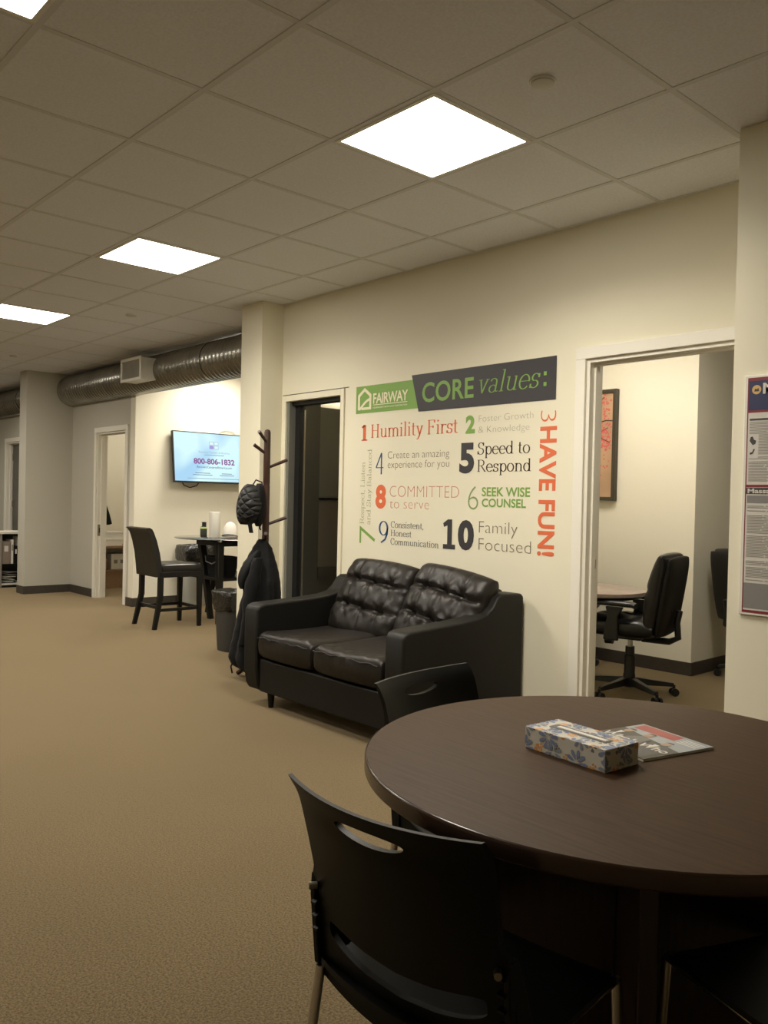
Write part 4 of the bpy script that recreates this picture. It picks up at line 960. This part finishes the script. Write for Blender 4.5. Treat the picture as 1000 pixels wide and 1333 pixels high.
twig([(4.34, 1.92), (4.20, 1.90), (4.05, 1.955), (3.92, 1.95), (3.84, 1.97), (3.775, 1.965)], .005); twig([(4.05, 1.955), (3.95, 1.90), (3.87, 1.82), (3.80, 1.79)], .004); twig([(3.95, 1.90), (3.88, 1.88), (3.82, 1.91)], .003); twig([(4.10, 1.93), (4.02, 2.04), (3.92, 2.12), (3.86, 2.16)], .004)
br.build('painted_branch', mat('branch_paint', (.07, .035, .025), .6), pic, world=True)
bl = MB(); random.seed(5)
for cx, cz, n, sp in ((3.88, 2.12, 46, .055), (3.90, 1.86, 60, .065), (3.83, 1.78, 40, .05), (3.84, 1.92, 30, .045), (4.1, 2.0, 60, .12), (4.2, 1.85, 40, .1), (3.90, 1.60, 10, .05)):
    for _ in range(n):
        x, z, r = random.gauss(cx, sp), random.gauss(cz, sp), random.uniform(.006, .012)
        if gx0 + q + .01 < x < gx1 - q - .01 and gz0 + .05 < z < gz1 - q - .01:
            k0 = len(bl.v); bl.add([(x + r * math.cos(a * PI / 3), yy + .001 + random.random() * .001, z + r * math.sin(a * PI / 3)) for a in range(6)], [tuple(range(6))])
bl.build('painted_blossoms', mat('blossom_paint', (.62, .13, .12), .6), pic, world=True, smooth=False, kind='stuff')

def office_chair():
    t = thing('office_chair', 'black leather swivel chair with armrests drawn up to the conference table', 'office chair', (0, 0, 0))
    # local front +y
    for k in range(5):
        a = 2 * PI * k / 5 + .3; ca, sa = math.cos(a), math.sin(a)
        sp = MB().loft([[(ca * r_ - sa * w_ * q0, sa * r_ + ca * w_ * q0, z_ + q1) for q0, q1 in ((-1, 0), (1, 0), (.7, h_), (-.7, h_))] for r_, w_, z_, h_ in ((.03, .032, .075, .05), (.15, .025, .070, .038), (.30, .018, .064, .024))]).build('base_spoke', BLACKP, t, bevel=.003)
        cs = MB()
        for off in (-.018, .018):
            c0 = Vector((ca * .305 - sa * off, sa * .305 + ca * off, .027)); ax = Vector((-sa, ca, 0)); u_ = Vector((ca, sa, 0)); zz = Vector((0, 0, 1))
            cs.loft([[c0 + ax * o_ + (u_ * math.cos(b_) + zz * math.sin(b_)) * .027 for b_ in [2 * PI * j / 16 for j in range(16)]] for o_ in (-.009, .009)])
        cs.box((ca * .305 - .008, sa * .305 - .008, .03), (ca * .305 + .008, sa * .305 + .008, .075))
        cs.build('caster', BLACKP, sp)
    MB().lathe([(.040, .06), (.040, .14), (.036, .15), (.036, .27), (.030, .275), (.030, .33)], (0, 0), 24).build('gas_lift_cover', BLACKP, t)
    MB().lathe([(.016, .33), (.016, .40)], (0, 0), 16).build('piston', CHROME, t)
    MB().box((-.09, -.10, .385), (.09, .10, .42)).build('mechanism', BLACKP, t, bevel=.01)
    MB().tube([(.08, 0, .395), (.17, -.02, .385), (.24, -.03, .375)], .008, 8).build('tilt_lever', BLACKP, t)
    MB().loft([[(r_ * math.cos(a), .12 + z_, .36 + r_ * math.sin(a)) for a in [2 * PI * j / 16 for j in range(16)]] for z_, r_ in ((0, .028), (.05, .03))]).build('tension_knob', BLACKP, t)
    o = weld(pillow(.50, .50, .13, lambda u, v: .010 * math.cos(2 * u) + .006 * math.sin(9 * v) - .008 * math.exp(-(u / .08) ** 2), 36, 36, p=5, q=2.8).build('seat', LEATHER3, t)); o.rotation_euler = (math.radians(90), 0, PI); o.location = (0, .02, .475)
    o = weld(pillow(.48, .56, .13, lambda u, v: .012 * math.cos(3 * v) - .012 * math.exp(-((v - .1) / .06) ** 2) - .010 * math.exp(-((abs(u) - .55) / .06) ** 2), 36, 44, p=4, q=2.6).build('backrest', LEATHER3, t)); o.rotation_euler = (math.radians(9), 0, 0); o.location = (0, -.215, .700)
    o = weld(pillow(.45, .54, .07, lambda u, v: 0, 30, 30, p=4, q=2.2).build('back_shell', LEATHER2, t)); o.rotation_euler = (math.radians(9), 0, 0); o.location = (0, -.270, .690)
    MB().tube([(0, -.08, .39), (0, -.26, .39), (0, -.315, .42), (0, -.305, .52), (0, -.32, .60)], .022, 10).build('back_bracket', BLACKP, t)
    for sx in (-1, 1):
        ar = MB().loft([[(sx * (.265 + .012 * q0), y_ + q1 * w_, z_) for q0, q1 in ((-1, -1), (1, -1), (1, 1), (-1, 1))] for y_, z_, w_ in ((.04, .40, .05), (.04, .47, .045), (.03, .56, .035), (.02, .62, .06))]).build('arm_post', BLACKP, t, bevel=.008, seg=3)
        pad = MB().loft([[(sx * .265 + .042 * math.copysign(abs(math.cos(a)) ** .6, math.cos(a)), y_ - .012 * 0, z_ + .018 * math.sin(a)) for a in [2 * PI * j / 20 for j in range(20)]] for y_, z_ in ((-.12, .632), (-.10, .640), (.0, .642), (.12, .642), (.17, .636), (.185, .622))]).build('arm_pad', BLACKP, ar, angle=60)
    return t
oc = office_chair(); oc.location = (3.02, -5.01, 0); oc.rotation_euler = (0, 0, -PI / 2 + .22)
oc2 = copy_tree(oc); oc2.location = (2.67, -6.26, 0); oc2.rotation_euler = (0, 0, -PI / 2 + .75 - .2 + PI * .75)
oc2['label'] = 'second black leather swivel chair against the wall, half hidden by the pillar'
oc2.rotation_euler = (0, 0, math.radians(150))
oc3 = copy_tree(oc); oc3.location = (4.02, -5.58, 0); oc3.rotation_euler = (0, 0, PI + .1)
oc3['label'] = 'third swivel chair hidden behind the door jamb, only a caster showing'
for o in (oc, oc2, oc3): o['group'] = 'conference room swivel chairs'

# ------------------------------------------------------------------ round meeting table
RX, RY, RR, RZ = .948, -1.573, .558, .745
rt_ = thing('round_table', 'round dark mahogany laminate meeting table in the near corner', 'table', (RX, RY, 0))
MB().lathe([(RR - .008, RZ - .034), (RR - .004, RZ - .033), (RR - .004, RZ - .0012), (RR - .005, RZ)], (RX, RY), 128).build('table_top', MAHOG, rt_, world=True, angle=30)
MB().loft([[(RX + q * math.cos(2 * PI * k / 128), RY + q * math.sin(2 * PI * k / 128), z_) for k in range(128)] for q, z_ in ((RR - .0038, RZ - .0325), (RR - .001, RZ - .031), (RR, RZ - .028), (RR, RZ - .006), (RR - .001, RZ - .002), (RR - .0038, RZ - .0002))], cap=False).build('edge_band', mat('glossy_edge_band', (.045, .022, .012), .22, spec=.6), rt_, world=True, angle=80)
pd = math.atan2(.243, -.198)
def panel(a, r0, r1, z0, z1, name):
    c_ = ((RX + math.cos(a) * (r0 + r1) / 2), (RY + math.sin(a) * (r0 + r1) / 2), (z0 + z1) / 2)
    MB().cbox(c_, (abs(r1 - r0), .032, z1 - z0), rz=a).build(name, MAHOGD, rt_, world=True, bevel=.002)
panel(pd, -.33, .313, .0, RZ - .0345, 'base_panel'); panel(pd - PI / 2, .0165, .37, .0, RZ - .0345, 'base_panel'); panel(pd + PI / 2, .0165, .30, .0, RZ - .0345, 'base_panel')

# ------------------------------------------------------------------ plastic stacking chairs
def stacking_chair():
    t = thing('stacking_chair', 'black plastic stacking chair, nearest, back to the camera with a handle slot', 'chair', (0, 0, 0))
    HW = .207
    def ysurf(x, z):
        lean = -.180 - .078 * max(0, (z - .43) / .36) ** 1.5
        bow = .048 * (1 - (x / HW) ** 2) * (0.35 + .65 * max(0, min(1, (z - .42) / .3)))
        flare = -.012 * max(0, (z - .74) / .05) ** 2
        return lean - bow + flare + .030 * (x / HW) ** 2 * 0
    def half(z):
        if z > .62: return HW - .006 + .006 * (z - .62) / .17
        if z > .60: return HW - .006 + .012 * (.62 - z) / .02
        return HW + .006 + .010 * (.60 - z) / .18
    nx, nz = 28, 32; z0, z1 = .415, .79; th_ = .0065
    zs = sorted([z0 + (z1 - z0) * k / nz for k in range(nz + 1)] + [.601, .619])
    vs, fs = [], []; N = nx + 1
    for side in (0, 1):
        for z in zs:
            for i in range(N):
                u = -1 + 2 * i / nx; x = u * half(z); dz = 0.0
                # dipped lower edge and slightly raised top corners
                zz = z + (-.035 * (1 - u * u) * max(0, (.50 - z) / .085)) + .006 * u * u * max(0, (z - .7) / .09)
                vs.append((x, ysurf(x, zz) + (th_ if side else -th_) * (.7 if z > .78 else 1), zz))
    M_ = len(zs) * N; R0 = len(zs)
    for j in range(R0 - 1):
        for i in range(nx):
            a = j * N + i; fs.append((a, a + 1, a + N + 1, a + N)); fs.append((M_ + a, M_ + a + N, M_ + a + N + 1, M_ + a + 1))
    for i in range(nx): fs.append((i, M_ + i, M_ + i + 1, i + 1)); a = (R0 - 1) * N + i; fs.append((a, a + 1, M_ + a + 1, M_ + a))
    for j in range(R0 - 1):
        a = j * N; fs.append((a, a + N, M_ + a + N, M_ + a)); a = j * N + nx; fs.append((a, M_ + a, M_ + a + N, a + N))
    back = MB().add(vs, fs).build('backrest', PLASTIC, t, angle=40)
    # handle slot
    def slot(cx, cz, hw, hh, pw, droop=0.0):
        pts = []
        n = 40
        for k in range(n):
            a = 2 * PI * k / n; c, s_ = math.cos(a), math.sin(a)
            x = cx + hw * math.copysign(abs(c) ** pw, c); z = cz + hh * math.copysign(abs(s_) ** pw, s_) - droop * (1 - ((x - cx) / hw) ** 2)
            pts.append((x, z))
        return MB().prism(pts, 'y', -.6, .0).build('cutter', PLASTIC, None, smooth=False)
    boolean_cut(back, slot(0, .752, .075, .0135, 1.0, .004))
    boolean_cut(back, slot(0, .512, .172, .022, .45, .030))
    # seat pan: dished, waterfall front, tied to the back rim
    nx, ny = 24, 26; y0, y1 = -.192, .175; vs, fs = [], []; N = nx + 1
    for side in (0, 1):
        for j in range(ny + 1):
            y = y0 + (y1 - y0) * j / ny; hw = .212 + .010 * math.sin(PI * j / ny) - (.03 * max(0, (y - .13) / .045) ** 2)
            for i in range(N):
                u = -1 + 2 * i / nx; x = u * hw
                z = .445 - .018 * (1 - u * u) * (1 - ((y + .02) / .2) ** 2 * .8) - .030 * max(0, (y - .09) / .085) ** 2
                yy_ = y - (.05 * (1 - u * u) * max(0, 1 - (y - y0) / .05) * .7)
                vs.append((x, yy_, z - (0 if side == 0 else .012)))
    M_ = (ny + 1) * N
    for j in range(ny):
        for i in range(nx):
            a = j * N + i; fs.append((a, a + 1, a + N + 1, a + N)); fs.append((M_ + a, M_ + a + N, M_ + a + N + 1, M_ + a + 1))
    for i in range(nx): fs.append((i, M_ + i, M_ + i + 1, i + 1)); a = ny * N + i; fs.append((a, a + 1, M_ + a + 1, M_ + a))
    for j in range(ny): a = j * N; fs.append((a, a + N, M_ + a + N, M_ + a)); a = j * N + nx; fs.append((a, M_ + a, M_ + a + N, a + N))
    MB().add(vs, fs).build('seat', PLASTIC, t, angle=50)
    for sx in (-1, 1):
        # side bracket tying seat and back, with small ribs
        MB().prism([(-.198, .43), (-.212, .56), (-.210, .60), (-.188, .598), (-.165, .54), (-.14, .47), (-.08, .438), (-.10, .425), (-.18, .418)], 'x', sx * .205, sx * .2165).build('side_bracket', PLASTIC, t, bevel=.002)
        rb = MB()
        for k in range(4): rb.cbox((sx * .203, -.206 - .003 * k, .50 + .025 * k), (.012, .010, .005), rx=.3)
        rb.build('rib', PLASTIC, t)
        MB().tube([(sx * .196, -.214, .583), (sx * .205, -.226, .583)], .0065, 10).build('pivot_cap', BRASS, t)
        MB().tube([(sx * .207, .150, .425), (sx * .212, .158, .25), (sx * .216, .165, .008)], .0095, 12).build('leg', CHROME, t)
        MB().tube([(sx * .207, -.19, .425), (sx * .212, -.215, .25), (sx * .218, -.26, .008)], .0095, 12).build('leg', CHROME, t)
        MB().tube([(sx * .207, -.19, .427), (sx * .207, .15, .427)], .009, 10).build('seat_rail', CHROME, t)
        for y in (.165, -.26): MB().cyl((sx * .217, y), .013, 0, .018, 16).build('foot_glide', BLACKP, t)
    MB().tube([(-.207, -.10, .418), (.207, -.10, .418)], .008, 10).build('cross_bar', CHROME, t)
    return t
c1 = stacking_chair()
def face(o, x, y, fx, fy): o.location = (x, y, 0); o.rotation_euler = (0, 0, math.atan2(-fx, fy))
c2 = copy_tree(c1); c3 = copy_tree(c1)
face(c1, 1.000, -1.155, .095, -.995); face(c2, 1.377, -1.695, -.993, -.12); face(c3, .572, -1.603, .93, -.36)
c2['label'] = 'black plastic stacking chair across the table, in front of the sofa arm'
c3['label'] = 'black plastic stacking chair at the lower right, only its seat corner and leg showing'
for o in (c1, c2, c3): o['group'] = 'stacking chairs around the round table'

# ------------------------------------------------------------------ tissue box and magazine
tb2 = thing('tissue_box', 'flat tissue box printed with blue and orange flowers on the round table', 'tissue box', (1.020, -1.505, RZ), math.radians(-5))
BL, BD, BH = .215, .108, .046
MB().box((-BL / 2, -BD / 2, 0), (BL / 2, BD / 2, BH)).build('carton', mat('cream_carton', (.66, .63, .55), .55), tb2, bevel=.0015)
F_B1 = mat('cornflower_print', (.22, .27, .42), .55); F_B2 = mat('grey_blue_print', (.27, .31, .37), .55); F_O = mat('apricot_print', (.72, .34, .11), .55); F_G = mat('stone_print', (.20, .175, .13), .55)
def flower(mb, cx, cy, r, ph, n=9, a0=0, a1=2 * PI, w_=.26):
    for k in range(n):
        a = ph + a0 + (a1 - a0) * k / n
        pts = [(0.15, 0), (.5, w_ * .6), (.85, w_ * .75), (1.0, w_ * .3), (1.0, -w_ * .3), (.85, -w_ * .75), (.5, -w_ * .6)]
        mb.append([(cx + r * (p * math.cos(a) - q_ * math.sin(a)), cy + r * (p * math.sin(a) + q_ * math.cos(a))) for p, q_ in pts])
def clip(pl, w_, h_):
    def cut(P_, ax, lim, sg):
        out = []
        for i in range(len(P_)):
            a, b = P_[i], P_[(i + 1) % len(P_)]; ia, ib = (a[ax] * sg <= lim * sg), (b[ax] * sg <= lim * sg)
            if ia: out.append(a)
            if ia != ib:
                t = (lim - a[ax]) / (b[ax] - a[ax]); out.append((a[0] + (b[0] - a[0]) * t, a[1] + (b[1] - a[1]) * t))
        return out
    for ax, lim, sg in ((0, w_, 1), (0, 0, -1), (1, h_, 1), (1, 0, -1)):
        pl = cut(pl, ax, lim, sg)
        if len(pl) < 3: return None
    return pl
random.seed(11)
def decorate(w_, h_, basis, hole=False):
    mats = [F_O, F_G, F_B2, F_B1]; layers = {m_.name: [] for m_ in mats}
    step = .036; n1 = max(2, round(w_ / step)); n2 = max(1, round(h_ / .040))
    for i in range(n1 + 1):
        for j in range(n2 + 1):
            cx, cy = (i + .25 * random.uniform(-1, 1)) * w_ / n1, (j + .2 * random.uniform(-1, 1)) * h_ / n2
            k = (i + 2 * j) % 4
            if k == 0: flower(layers[F_B1.name], cx, cy, .027, random.random() * 3, 9, w_=.21)
            elif k == 2: flower(layers[F_B2.name], cx, cy, .024, random.random() * 3, 8, w_=.22)
            elif k == 1: flower(layers[F_O.name], cx, cy, .011, random.random() * 3, 4, w_=.7)
            else: flower(layers[F_G.name], cx, cy, .010, random.random() * 3, 3, w_=.6)
            flower(layers[F_O.name if (i + j) % 2 else F_G.name], cx + .012, cy + .012, .006, random.random() * 3, 3, w_=.7)
    for li, m_ in enumerate(mats):
        mb = MB()
        for pl in layers[m_.name]:
            pl = clip(pl, w_, h_)
            if pl: mb.add([basis(a, b_, .0003 + .00012 * li) for a, b_ in pl], [tuple(range(len(pl)))])
        if mb.v: mb.build('floral_print', m_, tb2, smooth=False, kind='stuff')
decorate(BL, BH, lambda a, b_, o: (BL / 2 - a, BD / 2 + o, b_))
decorate(BD, BH, lambda a, b_, o: (-BL / 2 - o, BD / 2 - a, b_))
decorate(BL, BD, lambda a, b_, o: (BL / 2 - a, BD / 2 - b_, BH + o))
MB().box((-.075, -.014, BH + .0008), (.075, .014, BH + .0013)).build('opening', mat('opening_shadow_grey', (.16, .15, .13), .6), tb2)
MB().box((-.070, -.006, BH + .0013), (.060, .006, BH + .0022)).build('tissue_slit', PAPER, tb2)
# magazine: corner, long edge and short edge directions
mg = thing('magazine', 'glossy magazine with dark cover and red masthead lying beside the tissue box', 'magazine', (.858, -1.777, RZ))
e1 = Vector((.056, .227, 0)).normalized(); e2 = Vector((.192, -.069, 0)).normalized(); e2 = (e2 - e1 * e1.dot(e2)).normalized(); ML, MW = .212, .205
mgp = lambda a, b_, o: tuple(e1 * a + e2 * b_ + Vector((0, 0, .0055 + o)))
v = [tuple(e1 * a + e2 * b_ + Vector((0, 0, z))) for z in (.0003, .0045) for a, b_ in ((0, 0), (ML, 0), (ML, MW), (0, MW))]
MB().add(v, [(0, 1, 2, 3), (4, 5, 6, 7), (0, 1, 5, 4), (1, 2, 6, 5), (2, 3, 7, 6), (3, 0, 4, 7)]).build('pages', PAPER, mg)
v = [tuple(e1 * a + e2 * b_ + Vector((0, 0, z))) for z in (.0046, .0055) for a, b_ in ((0, 0), (ML, 0), (ML, MW), (0, MW))]
MB().add(v, [(0, 1, 2, 3), (4, 5, 6, 7), (0, 1, 5, 4), (1, 2, 6, 5), (2, 3, 7, 6), (3, 0, 4, 7)]).build('cover', mat('glossy_dark_cover', (.075, .07, .065), .22), mg)
def mgpoly(pts, c, o=.0003): 
    return flat('cover_print', (pts, [tuple(range(len(pts)))]), c, mg, lambda a, b_, off: tuple(Vector((.858, -1.777, RZ)) + Vector(mgp(a, b_, off))), o)
K_RED = mat('masthead_red', (.36, .035, .04), .3); K_SKY = mat('cover_pale_blue', (.33, .37, .40), .3); K_SKIN = mat('cover_skin', (.42, .27, .18), .3); K_SUIT = mat('cover_dark_suit', (.02, .02, .022), .3); K_WHITE = mat('cover_white', (.75, .73, .68), .3)
def cov(pts, c, o): mgpoly([(ML - h_, MW - u_) for u_, h_ in pts], c, o)
cov([(.0, .0), (.0, .155), (.205, .155), (.205, .0)], K_SUIT, .0002)
cov([(.0, .150), (.0, .2115), (.205, .2115), (.205, .105), (.14, .12), (.08, .13)], K_SKY, .0004)
cov([(.012, .165), (.010, .205), (.130, .205), (.135, .165)], K_RED, .0006)
cov([(.0, .03), (.0, .10), (.025, .135), (.055, .12), (.06, .02)], K_SUIT, .0006)
cov([(.055, .02), (.06, .10), (.08, .135), (.11, .12), (.12, .04)], mat('cover_grey_suit', (.12, .125, .13), .3), .0007)
cov([(.125, .0), (.125, .11), (.16, .12), (.19, .09), (.19, .0)], mat('cover_navy_suit', (.05, .055, .07), .3), .0007)
cov([(.028, .085), (.018, .12), (.033, .118)], K_WHITE, .0009); cov([(.145, .07), (.137, .105), (.152, .104)], K_WHITE, .0009)
for u_, h_ in ((.028, .135), (.082, .142), (.150, .125)): cov([(u_ + .011 * math.cos(k * PI / 5), h_ + .014 * math.sin(k * PI / 5)) for k in range(10)], K_SKIN, .0010)
for u_, h_ in ((.028, .147), (.082, .154), (.150, .137)): cov([(u_ - .012, h_), (u_ - .006, h_ + .008), (u_ + .006, h_ + .008), (u_ + .012, h_)], K_SUIT, .0011)
cov([(.045, .075), (.05, .09), (.085, .08), (.08, .07)], K_SKIN, .0010)
basis_c = lambda u_, h_, off: tuple(Vector((.858, -1.777, RZ)) + Vector(mgp(ML - h_, MW - u_, off)))
flat('cover_title', fit(sans("Who's Who", .02), .008, .198, .066, .092, CAPH), K_WHITE, mg, basis_c, .0014)
for k in range(4): cov([(.145, .160 + .010 * k), (.145, .165 + .010 * k), (.198, .165 + .010 * k), (.198, .160 + .010 * k)], K_WHITE, .0010)
